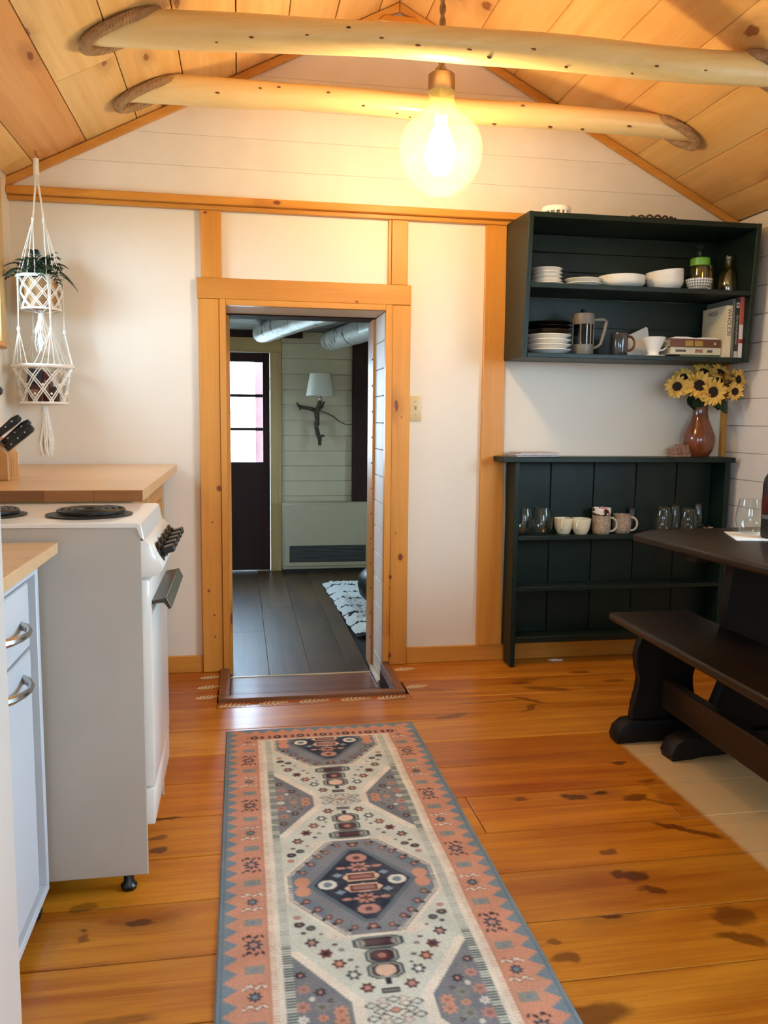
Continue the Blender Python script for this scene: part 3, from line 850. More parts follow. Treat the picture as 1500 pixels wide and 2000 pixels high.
# ================================================================== OVERHEAD: logs, ropes, pendant lamp
def rope_ring(bm, c, nrm, ux, a, bq, r, turns=26, strands=3, seg=150):
    """twisted rope laid round an ellipse in the plane of the ceiling"""
    vx = Vector(ux).normalized(); n = Vector(nrm).normalized(); vy = n.cross(vx)
    for s in range(strands):
        pts = []
        for i in range(seg):
            t = 2*pi*i/seg
            p = Vector(c)+vx*a*cos(t)+vy*bq*sin(t)
            rad = (vx*cos(t)*bq+vy*sin(t)*a).normalized()
            ph = turns*t+2*pi*s/strands
            pts.append(p+rad*(r*.56*cos(ph))+n*(r*.56*sin(ph)))
        tube(bm, pts, r*.47, 7, closed=True)


def log_beam(name, label, sta, yfun, seed):
    """sta: list of (x, z centre, radius). The ends die into the ceiling slopes."""
    rr = random.Random(seed)
    x0, x1 = sta[0][0], sta[-1][0]
    xs = [x0+(x1-x0)*i/60 for i in range(61)]
    def it(x, k):
        for (a, b_) in zip(sta, sta[1:]):
            if x <= b_[0]+1e-9:
                f = (x-a[0])/(b_[0]-a[0]); f = f*f*(3-2*f)
                return a[k]+(b_[k]-a[k])*f
        return sta[-1][k]
    root = thing(name, label, 'beam', (0.7, yfun(.7), it(.7, 1)))
    bm = B(); rings = []; seg = 20
    ph = [rr.uniform(0, 6) for _ in range(4)]
    for x in xs:
        ring = []
        for k in range(seg):
            an = 2*pi*k/seg
            r = it(x, 2)*(1+.02*sin(3*an+ph[0]+x*2)+.018*sin(2*an+ph[1]+x*4.3)+.012*sin(an+x*7+ph[2]))
            y = yfun(x)+r*cos(an); z = it(x, 1)+r*sin(an)+.006*sin(x*3.1+ph[3])
            # cut the ends to the slope of the ceiling
            xx = x
            if x < x0+.42: xx = max(x, (z-2.10)/SL+XL+.004)
            if x > x1-.42: xx = min(x, RX+(zc(RX)-z)/SL-.004)
            ring.append(bm.verts.new((xx, y, z)))
        rings.append(ring)
    for a, c in zip(rings, rings[1:]):
        for k in range(seg): bm.faces.new((a[k], a[(k+1) % seg], c[(k+1) % seg], c[k]))
    bm.faces.new(rings[0][::-1]); bm.faces.new(rings[-1])
    put('log', bm, M['log'], root, ang=60)
    n = 13
    for i in range(n):
        x = x0+.45+(x1-x0-.9)*(i+rr.uniform(.15, .85))/n
        an = radians(rr.choice([200, 215, 185, 170, 235, 160, 250]))
        r = it(x, 2)
        c = (x, yfun(x)+r*cos(an)*.985, it(x, 1)+r*sin(an)*.985+.006*sin(x*3.1+ph[3]))
        bm = B(); ball(bm, (0, 0, 0), rr.uniform(.0045, .0085), 8, 1.25, .5, 1)
        xform(bm, Matrix.Translation(c) @ Matrix.Rotation(an-pi/2, 4, 'X'))
        put('knot', bm, M['knot'], root)
    for sgn in (-1, 1):
        xm = x0 if sgn < 0 else x1
        # where the axis meets the ceiling
        z = it(xm+(.2 if sgn < 0 else -.2), 1); r = it(xm, 2)
        if sgn < 0: xa = (z-2.10)/SL+XL; sl = Vector((1, 0, SL)).normalized(); nn = Vector((SL, 0, -1)).normalized()
        else: xa = RX+(zc(RX)-z)/SL; sl = Vector((1, 0, -SL)).normalized(); nn = Vector((-SL, 0, -1)).normalized()
        bm = B(); rope_ring(bm, Vector((xa, yfun(xa), z))+nn*.019, nn, sl, r/sin(math.atan(SL))*1.0+.004, r+.012, .0185)
        put('rope_collar', bm, M['rope'], root, 'twisted brown rope laid round the log end at the ceiling')
    return root


log_beam('log_beam', 'peeled log beam farther from the viewer, crossing behind the glass lamp', [(-.60, 2.390, .056), (-.12, 2.393, .054), (.275, 2.397, .047), (1.095, 2.367, .049), (1.535, 2.357, .045), (2.05, 2.345, .043)], lambda x: 3.437-.058*(x+.33), 3)
log_beam('log_beam', 'thicker peeled log beam nearest the viewer, in front of the glass lamp', [(-.60, 2.379, .058), (-.1, 2.379, .056), (.4, 2.373, .0525), (.885, 2.362, .055), (1.61, 2.346, .052), (2.05, 2.340, .05)], lambda x: 2.886-.087*(x+.33), 5)

LX, LY = .708, 2.955
lamp = thing('pendant_lamp', 'oversized bulb-shaped glass pendant lamp glowing warm, hung on a rope', 'lamp', (LX, LY, 2.10))
b = B()
for s in range(2):
    tube(b, [(LX+.006*cos(70*z+pi*s), LY+.006*sin(70*z+pi*s), z) for z in [2.345+.012*i for i in range(int((zc(LX)-2.345)/.012)+1)]], .0062, 6)
put('rope_cord', b, M['rope'], lamp)
b = B(); tube(b, [(LX-.012, LY, 2.339), (LX-.020, LY-.01, 2.352), (LX-.008, LY-.012, 2.366), (LX+.012, LY, 2.360), (LX+.014, LY+.008, 2.345)], .006, 6); put('rope_knot', b, M['rope'], lamp)
b = B(); lathe(b, [(.0, 2.341), (.040, 2.341), (.0465, 2.336), (.0475, 2.285), (.0465, 2.280), (.0445, 2.280), (.0445, 2.334), (0, 2.334)], LX, LY, 32, cap=False); put('socket_cap', b, M['brass'], lamp)
gp = [(.041, 2.330), (.0435, 2.290), (.047, 2.250), (.056, 2.228), (.073, 2.208), (.094, 2.190), (.115, 2.172), (.133, 2.148), (.144, 2.118), (.1475, 2.088), (.146, 2.058), (.138, 2.026), (.124, 1.996), (.103, 1.968), (.078, 1.947), (.050, 1.935), (.02, 1.9295), (0, 1.929)]
b = B(); lathe(b, gp, LX, LY, 40, cap=False); put('glass_bulb', b, M['bulbglass'], lamp, 'clear glass bulb the size of a melon', ang=80)
b = B(); lathe(b, [(.006, 2.334), (.005, 2.20), (.016, 2.19), (.016, 2.165), (0, 2.165)], LX, LY, 12, cap=False); put('stem', b, M['bulbglass'], lamp)
M['filament'] = emit('glowing_filament', (1.0, .80, .45), 60.0)
b = B()
for k in range(8):
    an = 2*pi*k/8
    tube(b, [(LX+.018*cos(an), LY+.018*sin(an), 2.165), (LX+.046*cos(an+.2), LY+.046*sin(an+.2), 2.10), (LX+.052*cos(an+.4), LY+.052*sin(an+.4), 2.05), (LX+.024*cos(an+.6), LY+.024*sin(an+.6), 2.005)], .0065, 6)
put('filament', b, M['filament'], lamp, 'white-hot filaments')
bl = bpy.data.lights.new('bulb_light', 'POINT'); bl.energy = BULB_W; bl.color = (1.0, .75, .46); bl.shadow_soft_size = .045
bo = bpy.data.objects.new('bulb_light', bl); COL.objects.link(bo); bo.location = (LX, LY-.008, 2.05)

# ================================================================== LEFT SIDE: counter, stove, cart, fridge
# counter against the back wall
k_ = thing('base_cabinet', 'pine framed base cabinet between the stove and the back wall', 'cabinet', (-.6, 3.0, 0))
b = B(); box(b, -.90, -.345, 2.40, 3.665, .0005, .8795, .003); put('carcass', b, M['browndoor'], k_)
for y0, y1 in ((2.40, 2.45), (3.03, 3.09), (3.60, 3.667)):
    b = B(); box(b, -.3445, -.326, y0, y1, .0005, .8795, .002); put('face_stile', b, M['palepineZ'], k_)
b = B(); box(b, -.3445, -.327, 2.45, 3.60, .8, .8795, .002); put('face_rail', b, M['pineY'], k_)
for y0, y1 in ((2.46, 3.02), (3.10, 3.59)):
    b = B(); box(b, -.3445, -.333, y0, y1, .08, .79, .003); put('door', b, M['pineZ'], k_)
b = B(); box(b, -.90, -.300, 2.385, 3.683, .880, .9035, .002); put('top_rail', b, M['palepineX'], k_)
w_ = thing('worktop', 'thick butcher block worktop behind the white stove', 'countertop', (-.6, 3.0, .904))
b = B()
for i in range(7):
    y0 = 2.375+i*(3.683-2.375)/7; y1 = 2.375+(i+1)*(3.683-2.375)/7
    b = B(); prism(b, [(XL+.001, y0+.0003), (-.268, y0+.0003), (-.268, (y1 if i < 6 else y1-.02)-.0003), (-.268-(.02 if i == 6 else 0), y1-.0003), (XL+.001, y1-.0003)], 'Z', .904, .936, .0015)
    v = rnd.uniform(.93, 1.07); put('wood_stave', b, M['butcher'], w_, color=(v, v*.99, v*.97))
x_ = XL+.001
for i in range(5):
    b = B(); box(b, x_, x_+.1295, 2.370, 2.3748, .9045, .9355); v = rnd.uniform(.8, 1.15); put('edge_block', b, M['butcherend'], w_, color=(v, v, v)); x_ += .1302

# stove
SY0, SY1, SXF = 1.930, 2.365, -.225
s_ = thing('stove', 'white electric coil stove with black knobs, shade-toned side towards the viewer', 'stove', (-.55, 2.15, 0))
b = B(); box(b, -.885, SXF-.03, SY0+.012, SY1-.012, .10, .86, .003); put('body', b, M['enamel'], s_)
for y0, y1 in ((SY0, SY0+.0115), (SY1-.0115, SY1)):
    b = B(); prism(b, [(-.885, .050), (SXF, .050), (SXF, .858), (SXF-.003, .890), (-.885, .890)], 'Y', y0, y1, .002); put('side_panel', b, M['enamel_shaded'], s_, 'side panel with shade in its beige grey')
b = B(); box(b, -.88, SXF+.001, SY0+.05, SY1-.05, .0, .0) if False else None
b = B(); prism(b, [(-.89, .8905), (-.232, .8905), (-.226, .864), (-.2165, .858), (-.2235, .896), (-.231, .900), (-.89, .900)], 'Y', SY0-.003, SY1+.003, .002); put('cooktop', b, M['enamel'], s_)
cp = [(SXF-.028, .775), (SXF-.0, .770), (-.190, .776), (-.178, .788), (-.176, .796), (-.203, .848), (-.214, .857), (-.226, .8575), (SXF-.028, .857)]
b = B(); prism(b, cp, 'Y', SY0+.001, SY1-.001, .003, 2); put('control_panel', b, M['enamel'], s_)
kd_ = Vector((.060, 0, .018)).normalized()      # outward from the sloping panel
for i in range(5):
    y = 1.995+.076*i
    c = Vector((-.1895, y, .822))
    R3 = Vector((0, 0, 1)).rotation_difference(kd_).to_matrix().to_4x4()
    b = B(); lathe(b, [(0, .0), (.0255, .0), (.025, .005), (.016, .007), (.0155, .011), (0, .011)], 0, 0, 20, cap=False); xform(b, Matrix.Translation(c) @ R3); kn = put('knob', b, M['black'], s_)
    b = B(); box(b, -.008, .008, -.020, .020, .009, .036, .002); xform(b, Matrix.Translation(c) @ R3); put('grip', b, M['black'], kn)
b = B(); box(b, SXF-.0295, -.206, SY0+.013, SY1-.013, .262, .765, .005, 2); dr = put('oven_door', b, M['enamel'], s_)
b = B(); prism(b, [(-.206, .712), (-.174, .718), (-.162, .694), (-.167, .691), (-.178, .709), (-.206, .704)], 'Y', SY0+.022, SY1-.022, .0015); put('door_handle', b, M['darkmetal'], dr, 'dark metal bar handle')
b = B(); prism(b, [(-.1735, .7185), (-.1615, .6945), (-.1600, .6955), (-.1720, .7195)], 'Y', SY0+.021, SY1-.021); put('handle_edge', b, M['chrome'], dr)
b = B(); box(b, SXF-.0295, -.2075, SY0+.013, SY1-.013, .168, .258, .004, 2); put('storage_drawer', b, M['enamel'], s_)
b = B(); box(b, -.36, -.355, SY0+.012, SY1-.012, .055, .10); put('kick_plate', b, M['black'], s_)
for (fx_, fy_) in ((-.275, SY0+.035), (-.275, SY1-.035), (-.84, SY0+.035), (-.84, SY1-.035)):
    b = B(); lathe(b, [(.018, 0.0), (.020, .01), (.012, .02), (.012, .0995)], fx_, fy_, 12); put('foot', b, M['black'], s_)
for (bx, by, br) in ((-.362, 2.090, .082), (-.600, 2.095, .072)):
    b = B(); lathe(b, [(0, .9005), (br+.018, .9005), (br+.020, .9035), (br+.010, .9045), (br*.9, .9015), (0, .9012)], bx, by, 32, cap=False); pan = put('burner_pan', b, M['coil'], s_)
    tp = []
    nt = 4.2
    for i in range(150):
        f = i/149; r = .018+(br-.018)*f; an = 2*pi*nt*f
        tp.append((bx+r*cos(an), by+r*sin(an), .9115))
    b = B(); tube(b, tp, .0052, 6); put('coil', b, M['coil'], pan)

# kitchen cart
c_ = thing('kitchen_cart', 'pale grey rolling kitchen cart with wood top and curved metal handles', 'cart', (-.68, 1.55, 0))
CX0, CXF, CY0, CY1 = -.90, -.45, 1.18, 1.905
b = B()
for i in range(4):
    x0 = CX0-.005+i*(-.402-CX0+.005)/4; x1 = CX0-.005+(i+1)*(-.402-CX0+.005)/4
    b = B(); box(b, x0+.0003, x1-.0003, CY0-.015, CY1+.012, .834, .860, .002)
    v = rnd.uniform(.98, 1.1); put('top_board', b, M['butcher'], c_, color=(v, v, v))
b = B(); box(b, CX0, CXF-.03, CY0, CY1-.062, .085, .8335, .002); put('carcass', b, M['cart'], c_)
b = B(); box(b, CXF-.0295, CXF+.006, CY1-.022, CY1, .072, .8335, .0015); put('side_panel', b, M['cart'], c_)
b = B(); box(b, CX0, CXF-.0305, CY1-.022, CY1, .072, .8335, .0015); put('side_panel', b, M['cart'], c_)
b = B(); box(b, CXF-.0295, CXF+.006, CY0, CY0+.022, .072, .8335, .0015); put('side_panel', b, M['cart'], c_)
b = B(); box(b, CXF-.0295, CXF+.006, CY0+.0225, CY1-.0225, .795, .8335, .0015); put('front_rail', b, M['cart'], c_)
b = B(); box(b, CX0, CXF+.006, CY0, CY1, .050, .0715, .002); put('base_shelf', b, M['cart'], c_)
dy0, dy1 = CY0+.026, CY1-.064
hpts = lambda z, y: [(CXF-.002, y-.075, z), (CXF+.012, y-.06, z), (CXF+.026, y-.03, z), (CXF+.031, y, z), (CXF+.026, y+.03, z), (CXF+.012, y+.06, z), (CXF-.002, y+.075, z)]
b = B(); box(b, CXF-.0275, CXF, dy0, dy1, .645, .786, .003); dw = put('drawer', b, M['cart'], c_)
b = B(); tube(b, hpts(.706, 1.70), [.010, .009, .007, .006, .007, .009, .010], 8); xform(b, Matrix.Identity(4)); put('handle', b, M['chrome'], dw, 'curved brushed metal pull')
b = B(); box(b, CXF-.0275, CXF, dy0, dy1, .085, .638, .003); do = put('door', b, M['cart'], c_)
b = B(); tube(b, hpts(.592, 1.70), [.010, .009, .007, .006, .007, .009, .010], 8); put('handle', b, M['chrome'], do, 'curved brushed metal pull')
for (wx, wy) in ((CXF-.045, CY1-.05), (CXF-.045, CY0+.05), (CX0+.05, CY1-.05), (CX0+.05, CY0+.05)):
    b = B(); lathe(b, [(0, -.011), (.021, -.011), (.0245, -.007), (.0245, .007), (.021, .011), (0, .011)], 0, 0, 20, cap=False)
    xform(b, Matrix.Translation((wx+.02, wy, .0245)) @ Matrix.Rotation(pi/2, 4, 'X')); cs = put('caster', b, M['rubber'], c_)
    b = B(); box(b, wx+.008, wx+.032, wy-.014, wy+.014, .0475, .0498); put('fork', b, M['chrome'], cs)

# refrigerator, at the very edge of the picture
f_ = thing('refrigerator', 'white two-door refrigerator at the left edge, nearest the viewer', 'refrigerator', (-.62, .8, 0))
b = B(); box(b, -.90, -.368, .50, 1.095, .03, 1.66, .012, 2); put('body', b, M['fridge'], f_)
b = B(); box(b, -.3665, -.294, .497, 1.098, .09, 1.090, .014, 3); put('door', b, M['fridge'], f_)
b = B(); box(b, -.3665, -.294, .497, 1.098, 1.106, 1.662, .014, 3); put('freezer_door', b, M['fridge'], f_)
for (z0, z1) in ((.10, 1.08), (1.116, 1.65)):
    b = B(); box(b, -.3679, -.3666, .51, 1.085, z0, z1); put('gasket', b, M['taupe'], f_)
for (fx_, fy_) in ((-.40, .54), (-.40, 1.05), (-.86, .54), (-.86, 1.05)):
    b = B(); lathe(b, [(.02, 0), (.02, .0295)], fx_, fy_, 10); put('foot', b, M['black'], f_)

# knife block and knives on the worktop
kb = thing('knife_block', 'slanted wooden knife block on the butcher block worktop', 'knife block', (-.78, 2.77, .936))
b = B(); prism(b, [(-.895, .9365), (-.712, .9365), (-.712, 1.018), (-.845, 1.165), (-.895, 1.12)], 'Y', 2.735, 2.855, .003); put('block', b, M['blockwood'], kb)
for yy in (2.765, 2.795, 2.825):
    b = B(); box(b, -.7125, -.7119, yy-.0012, yy+.0012, .945, 1.005); put('joint_line', b, M['browndoor'], kb)
ang_n = Vector((.742, 0, .671)).normalized()   # out of the sloping face
hl = ['black handled knife, lowest in the knife block', 'black handled knife, second from the bottom of the knife block', 'black handled knife, third from the bottom of the knife block', 'wide black knife handle, topmost in the knife block']
for i, (px, pz, yy, L, w, th) in enumerate(((-.724, 1.031, 2.752, .112, .013, .011), (-.740, 1.049, 2.780, .112, .013, .011), (-.757, 1.068, 2.753, .105, .013, .011), (-.828, 1.146, 2.760, .125, .021, .010))):
    kf = thing('knife', hl[i], 'knife', (px, yy, pz), group='knives in the wooden block')
    R3 = Vector((0, 0, 1)).rotation_difference(ang_n).to_matrix().to_4x4(); T = Matrix.Translation((px, yy, pz))
    b = B(); prism(b, [(-w*.75, .004), (w*.75, .004), (w*.8, L*.3), (w, L*.7), (w*1.05, L*.92), (w*.6, L), (-w*.4, L), (-w*.85, L*.8), (-w*.7, L*.4)], 'Y', -th, th, .004, 2); xform(b, T @ R3); put('handle', b, M['black'], kf)
    b = B(); box(b, -w*.7, w*.7, -th*.8, th*.8, .0005, .0045); xform(b, T @ R3); put('bolster', b, M['chrome'], kf)
    if i < 3:
        for q in (.25, .5, .75):
            b = B(); lathe(b, [(0, 0), (.0026, 0), (.0026, .001), (0, .001)], 0, 0, 8, cap=False); xform(b, T @ R3 @ Matrix.Translation((0, -th, L*q)) @ Matrix.Rotation(pi/2, 4, 'X')); put('rivet', b, M['chrome'], kf)

# ------------------------------------------------------------------ macrame hanger with fern
HX, HY = -.777, 3.548
mh = thing('plant_hanger', 'two tier white macrame hanger with tassels in the left corner', 'plant hanger', (HX, HY, 1.6))
ZT = zc(HX)-.004
b = B(); tube(b, [(HX, HY, ZT+.002), (HX, HY, ZT-.012), (HX+.010, HY, ZT-.022), (HX, HY, ZT-.032), (HX-.009, HY, ZT-.024)], .0022, 6); put('hook', b, M['brass'], mh)
b = B(); box(b, HX+.03, HX+.04, HY, HY+.01, ZT-.01, ZT+.01); b.free()


def cords(bm, segs, r=.0022, seg=5):
    for p in segs: tube(bm, p, r, seg)


b = B()
top = Vector((HX, HY, ZT-.028))
r1, z1, r1b, z1b = .087, 1.684, .074, 1.560
r2, z2, r2b, z2b = .114, 1.335, .088, 1.190
tube(b, [top, (HX, HY, 2.075)], .011, 8)
for q in range(4):
    an = pi/4+q*pi/2+.25
    kn = Vector((HX+.028*cos(an), HY+.028*sin(an), 1.905))
    for j in range(2): tube(b, [(HX+.004*cos(an+j), HY+.004*sin(an+j), 2.08), kn+Vector((.003*j, 0, 0))], .0021, 5)
    ball(b, kn, .0062, 8, 1, 1, 1.5)
    for j in range(4):
        a2 = an+(j-1.5)*.36
        tube(b, [kn, Vector((HX+r1*cos(a2), HY+r1*sin(a2), z1))], .0019, 5)
put('upper_cord', b, M['cotton'], mh)


def ringpts(r, z, n=36, wob=0): return [(HX+r*cos(2*pi*i/n), HY+r*sin(2*pi*i/n), z+wob*sin(9*2*pi*i/n)) for i in range(n)]


def net(bm, ra, za, rb, zb, n, skew, r, bulge=0):
    for q in range(n):
        for sgn in (-1, 1):
            for off in (-.055, .055):
                pts = []
                for i in range(9):
                    f = i/8; an = 2*pi*q/n+sgn*skew*2*pi/n*f+off
                    rad = ra+(rb-ra)*f+bulge*sin(pi*f)
                    pts.append((HX+rad*cos(an), HY+rad*sin(an), za+(zb-za)*f))
                tube(bm, pts, r, 5)
        for f, k in ((.25, 0.5), (.5, 0), (.75, .5)):
            an = 2*pi*(q+k)/n; rad = ra+(rb-ra)*f+bulge*sin(pi*f)
            ball(bm, (HX+rad*cos(an), HY+rad*sin(an), za+(zb-za)*f), r*2.1, 6)


b = B(); tube(b, ringpts(r1, z1), .0062, 7, closed=True); tube(b, ringpts(r1b, z1b), .005, 7, closed=True); net(b, r1, z1, r1b, z1b, 10, 2, .0021)
for q in range(6): tube(b, [(HX+r1b*cos(q*pi/3), HY+r1b*sin(q*pi/3), z1b), (HX, HY, z1b-.014)], .003, 5)
put('upper_basket', b, M['cotton'], mh)
b = B()
for q in range(4):
    an = pi/4+q*pi/2-.2
    kn = Vector((HX+(r1+.004)*cos(an), HY+(r1+.004)*sin(an), 1.478))
    for j in range(3): tube(b, [(HX+r1*cos(an+(j-1)*.07), HY+r1*sin(an+(j-1)*.07), z1), kn], .0023, 5)
    ball(b, kn, .0075, 8, 1, 1, 1.7)
    for j in range(7):
        a2 = an+(j-3)*.225
        tube(b, [kn, Vector((HX+r2*cos(a2), HY+r2*sin(a2), z2))], .0017, 5)
        ball(b, (HX+r2*cos(a2), HY+r2*sin(a2), z2+.004), .005, 6)
put('lower_cord', b, M['cotton'], mh)
b = B(); tube(b, ringpts(r2, z2), .0075, 7, closed=True); tube(b, ringpts(r2b, z2b), .0055, 7, closed=True); net(b, r2, z2, r2b, z2b, 9, 1.6, .0025, -.008)
for q in range(16): tube(b, [(HX+r2b*cos(q*pi/8), HY+r2b*sin(q*pi/8), z2b), (HX, HY, z2b-.008)], .0028, 5)
put('lower_basket', b, M['cotton'], mh)


def tassel(name, zt, L, seed):
    rr = random.Random(seed); b = B()
    tube(b, [(HX, HY, zt+.02), (HX, HY, zt-.006)], .011, 10); tube(b, [(HX, HY, zt-.004), (HX, HY, zt-.018)], .0135, 10)
    for i in range(34):
        an = rr.uniform(0, 2*pi); ra = .011*math.sqrt(rr.random()); rb = ra*1.8+rr.uniform(0, .012); q = rr.uniform(-.008, .008); l = L*rr.uniform(.88, 1.04)
        tube(b, [(HX+ra*cos(an), HY+ra*sin(an), zt-.012), (HX+rb*.85*cos(an)+q, HY+rb*.85*sin(an), zt-l*.45), (HX+rb*cos(an)-q*.5+.003, HY+rb*sin(an), zt-l*.75), (HX+rb*cos(an)+q+.003, HY+rb*sin(an), zt-l)], [.0034, .0036, .0036, .003], 5)
    put(name, b, M['cotton'], mh)


tassel('tassel', 1.538, .145, 1); tassel('tassel', 1.168, .185, 2)
# pot with fern standing in the upper basket
pf = thing('potted_fern', 'small dark green fern in a tan pot inside the upper macrame basket', 'plant', (HX, HY, 1.57))
b = B(); lathe(b, [(0, 1.566), (.060, 1.566), (.062, 1.570), (.0715, 1.672), (.0725, 1.676), (.066, 1.676), (.062, 1.66), (0, 1.66)], HX, HY, 28, cap=False); put('pot', b, M['potwood'], pf)
rr = random.Random(11)
FR = [(-.11, -.05, 1.15), (.10, -.02, 1.2), (-.02, -.10, 1.3), (.04, .06, 1.7), (-.08, .05, 1.3), (.07, .06, 1.25), (-.16, -.02, .5), (.06, -.11, 1.0), (-.15, -.06, .62), (-.13, .02, .95), (-.06, -.09, 1.25), (-.05, .05, 1.5), (-.01, -.05, 1.6), (.02, .05, 1.5), (.05, -.07, 1.35), (.065, .02, 1.5), (.08, -.05, 1.05), (.12, -.03, .75), (.13, .02, .6), (.03, -.12, .8), (-.03, -.13, .9), (-.09, -.10, .8), (.09, -.11, .6), (0, .09, .9)]
for i, (dx, dy, st) in enumerate(FR):
    b = B(); L = math.hypot(dx, dy)+.07
    d = Vector((dx, dy, 0)).normalized(); side = d.cross(Vector((0, 0, 1)))
    pts = []
    for j in range(12):
        f = j/11
        h = .12*st*sin(min(f*1.25, 1.45))*.72-.085*max(0, f-.5)**1.6*(2.0-st)*1.6
        pts.append(Vector((HX, HY, 1.665))+d*(math.hypot(dx, dy)*f)+Vector((0, 0, h)))
    tube(b, pts, .0016, 5)
    for j in range(2, 12):
        p = pts[j]; t = (pts[min(j+1, 11)]-pts[j-1]).normalized(); f = j/11
        ll = .034*(1-.62*abs(f-.45))
        for sg in (-1, 1):
            v = (side*sg*.85+t*.6+Vector((0, 0, -.12))).normalized(); w = t*.0055
            tip = p+v*ll; mid = p+v*ll*.45+Vector((0, 0, .004))
            fs = [bm_ for bm_ in (b.verts.new(p-w*.4), b.verts.new(mid-w), b.verts.new(tip), b.verts.new(mid+w), b.verts.new(p+w*.4))]
            b.faces.new(fs)
    put('frond', b, M['fern' if i % 2 else 'fern2'], pf)
# small packets lying in the lower basket
def packet(label, cx, cy_, z, sx, sy, sz, mat, rz, tilt=0, lab=None):
    p = thing('packet', label, 'packet', (cx, cy_, z))
    T = Matrix.Translation((cx, cy_, z)) @ Matrix.Rotation(rz, 4, 'Z') @ Matrix.Rotation(tilt, 4, 'Y')
    b = B(); box(b, -sx/2, sx/2, -sy/2, sy/2, 0, sz, .002); xform(b, T); put('box_body', b, mat, p)
    if lab:
        b = B(); box(b, -sx*.28, sx*.28, -sy/2-.0006, -sy/2-.0001, sz*.25, sz*.72); xform(b, T); put('label_panel', b, lab, p)


packet('black packet standing upright in the lower macrame basket', HX-.028, HY-.03, 1.262, .055, .03, .062, M['black'], .15, .1)
packet('maroon packet with a pink label low in the lower macrame basket', HX-.022, HY-.055, 1.1945, .05, .03, .066, M['maroon'], .1, 0, M['box1'])
packet('slim maroon packet leaning in the middle of the lower macrame basket', HX+.022, HY-.03, 1.1945, .03, .03, .12, M['maroon'], -.2, 0, M['box1'])
packet('small brown packet at the right of the lower macrame basket', HX+.048, HY-.045, 1.1945, .032, .028, .06, M['wicker'], -.3)
packet('tall pale card packet at the back of the lower macrame basket', HX-.012, HY+.02, 1.1945, .085, .02, .185, M['card'], .1)

# ================================================================== RIGHT SIDE: wall cupboard and what stands in it
wc = thing('wall_cupboard', 'open dark green wall cupboard holding white dishes', 'cupboard', (1.73, 3.55, 1.41))
UX0, UX1, UY0, UY1, UZ0, UZ1 = 1.196, 2.264, 3.400, 3.699, 1.410, 2.007
def side_profile(y_top, y_bot): return [(UY1, UZ0), (y_bot, UZ0), (y_top, UZ1), (UY1, UZ1+.012)]
b = B(); prism(b, side_profile(3.385, 3.425), 'X', UX0, UX0+.022, .002); put('side_panel', b, M['green'], wc)
b = B(); prism(b, side_profile(3.385, 3.425), 'X', UX1-.022, UX1, .002); put('side_panel', b, M['green'], wc)
b = B(); box(b, UX0+.0225, UX1-.0225, 3.387, UY1, UZ1-.022, UZ1, .002); put('top_board', b, M['green'], wc)
b = B(); box(b, UX0+.0225, UX1-.0225, 3.404, UY1-.013, 1.700, 1.721, .002); put('shelf', b, M['green'], wc)
b = B(); box(b, UX0+.0225, UX1-.0225, 3.423, UY1, UZ0, UZ0+.020, .002); put('bottom_board', b, M['green'], wc)
zb = [1.4305, 1.57, 1.6995]; zt = [1.7215, 1.82, 1.905, 1.9845]
for zz in (zb, zt):
    for a, c in zip(zz, zz[1:]):
        b = B(); box(b, UX0+.0225, UX1-.0225, UY1-.012, UY1-.001, a+.0008, c-.0008, .002); put('back_board', b, M['green'], wc)

TOPZ = 1.7212; BOTZ = 1.4304
def plate_prof(r, h, z0, t=.004):
    return [(0, z0), (r*.62, z0), (r*.66, z0+.002), (r*.96, z0+h-.002), (r, z0+h), (r*.985, z0+h+t*.6), (r*.64, z0+.0065), (0, z0+.0055)]
def bowl_prof(r, h, z0, base=.5, t=.004):
    p = [(0, z0), (r*base, z0), (r*base+.002, z0+.004)]
    for i in range(1, 7):
        f = i/6; p.append((r*(base+(1-base)*sin(f*pi/2)**.9), z0+.004+(h-.004)*f**1.25))
    q = [(max(rr_-t, 0), zz_+.0015 if k else zz_+.0015) for k, (rr_, zz_) in enumerate(p[::-1])]
    q = [(r-t*.4, z0+h+.001)]+[(rr_-t, zz_+.003) for rr_, zz_ in p[::-1][1:-2]]+[(0, z0+.0075)]
    return p+q


def dish(name, label, cat, prof, x, y, mat, group=None, seg=40):
    b = B(); lathe(b, prof, x, y, seg, cap=False)
    o = put(name, b, mat, None, label, cat, group)
    return o


ordn = ['lowest', 'second', 'third', 'fourth', 'topmost']
# stack of small plates on one slightly wider plate
dish('plate', 'white side plate under the stack of little dishes, far left of the upper shelf', 'plate', plate_prof(.079, .012, TOPZ), 1.335, 3.53, M['ceramic'])
for i in range(4):
    dish('small_dish', '%s little white dish of the tall narrow stack at the left of the upper shelf' % ['lowest', 'second', 'third', 'topmost'][i], 'dish', plate_prof(.071, .0155, TOPZ+.0125+.0162*i, .003), 1.331, 3.53, M['ceramic'], 'little white dishes on the upper shelf')
for i in range(2):
    dish('plate', ['lower', 'upper'][i]+' white plate of the low pair beside the little dishes', 'plate', plate_prof(.0865, .018, TOPZ+.0185*i), 1.504, 3.53, M['ceramic'], 'low pair of white plates')
for i in range(4):
    dish('shallow_bowl', '%s wide shallow white bowl of the nest in the middle of the upper shelf' % ['lowest', 'second', 'third', 'topmost'][i], 'bowl', bowl_prof(.1035, .036, TOPZ+.0082*i, .56, .003), 1.692, 3.545, M['ceramic'], 'wide shallow white bowls')
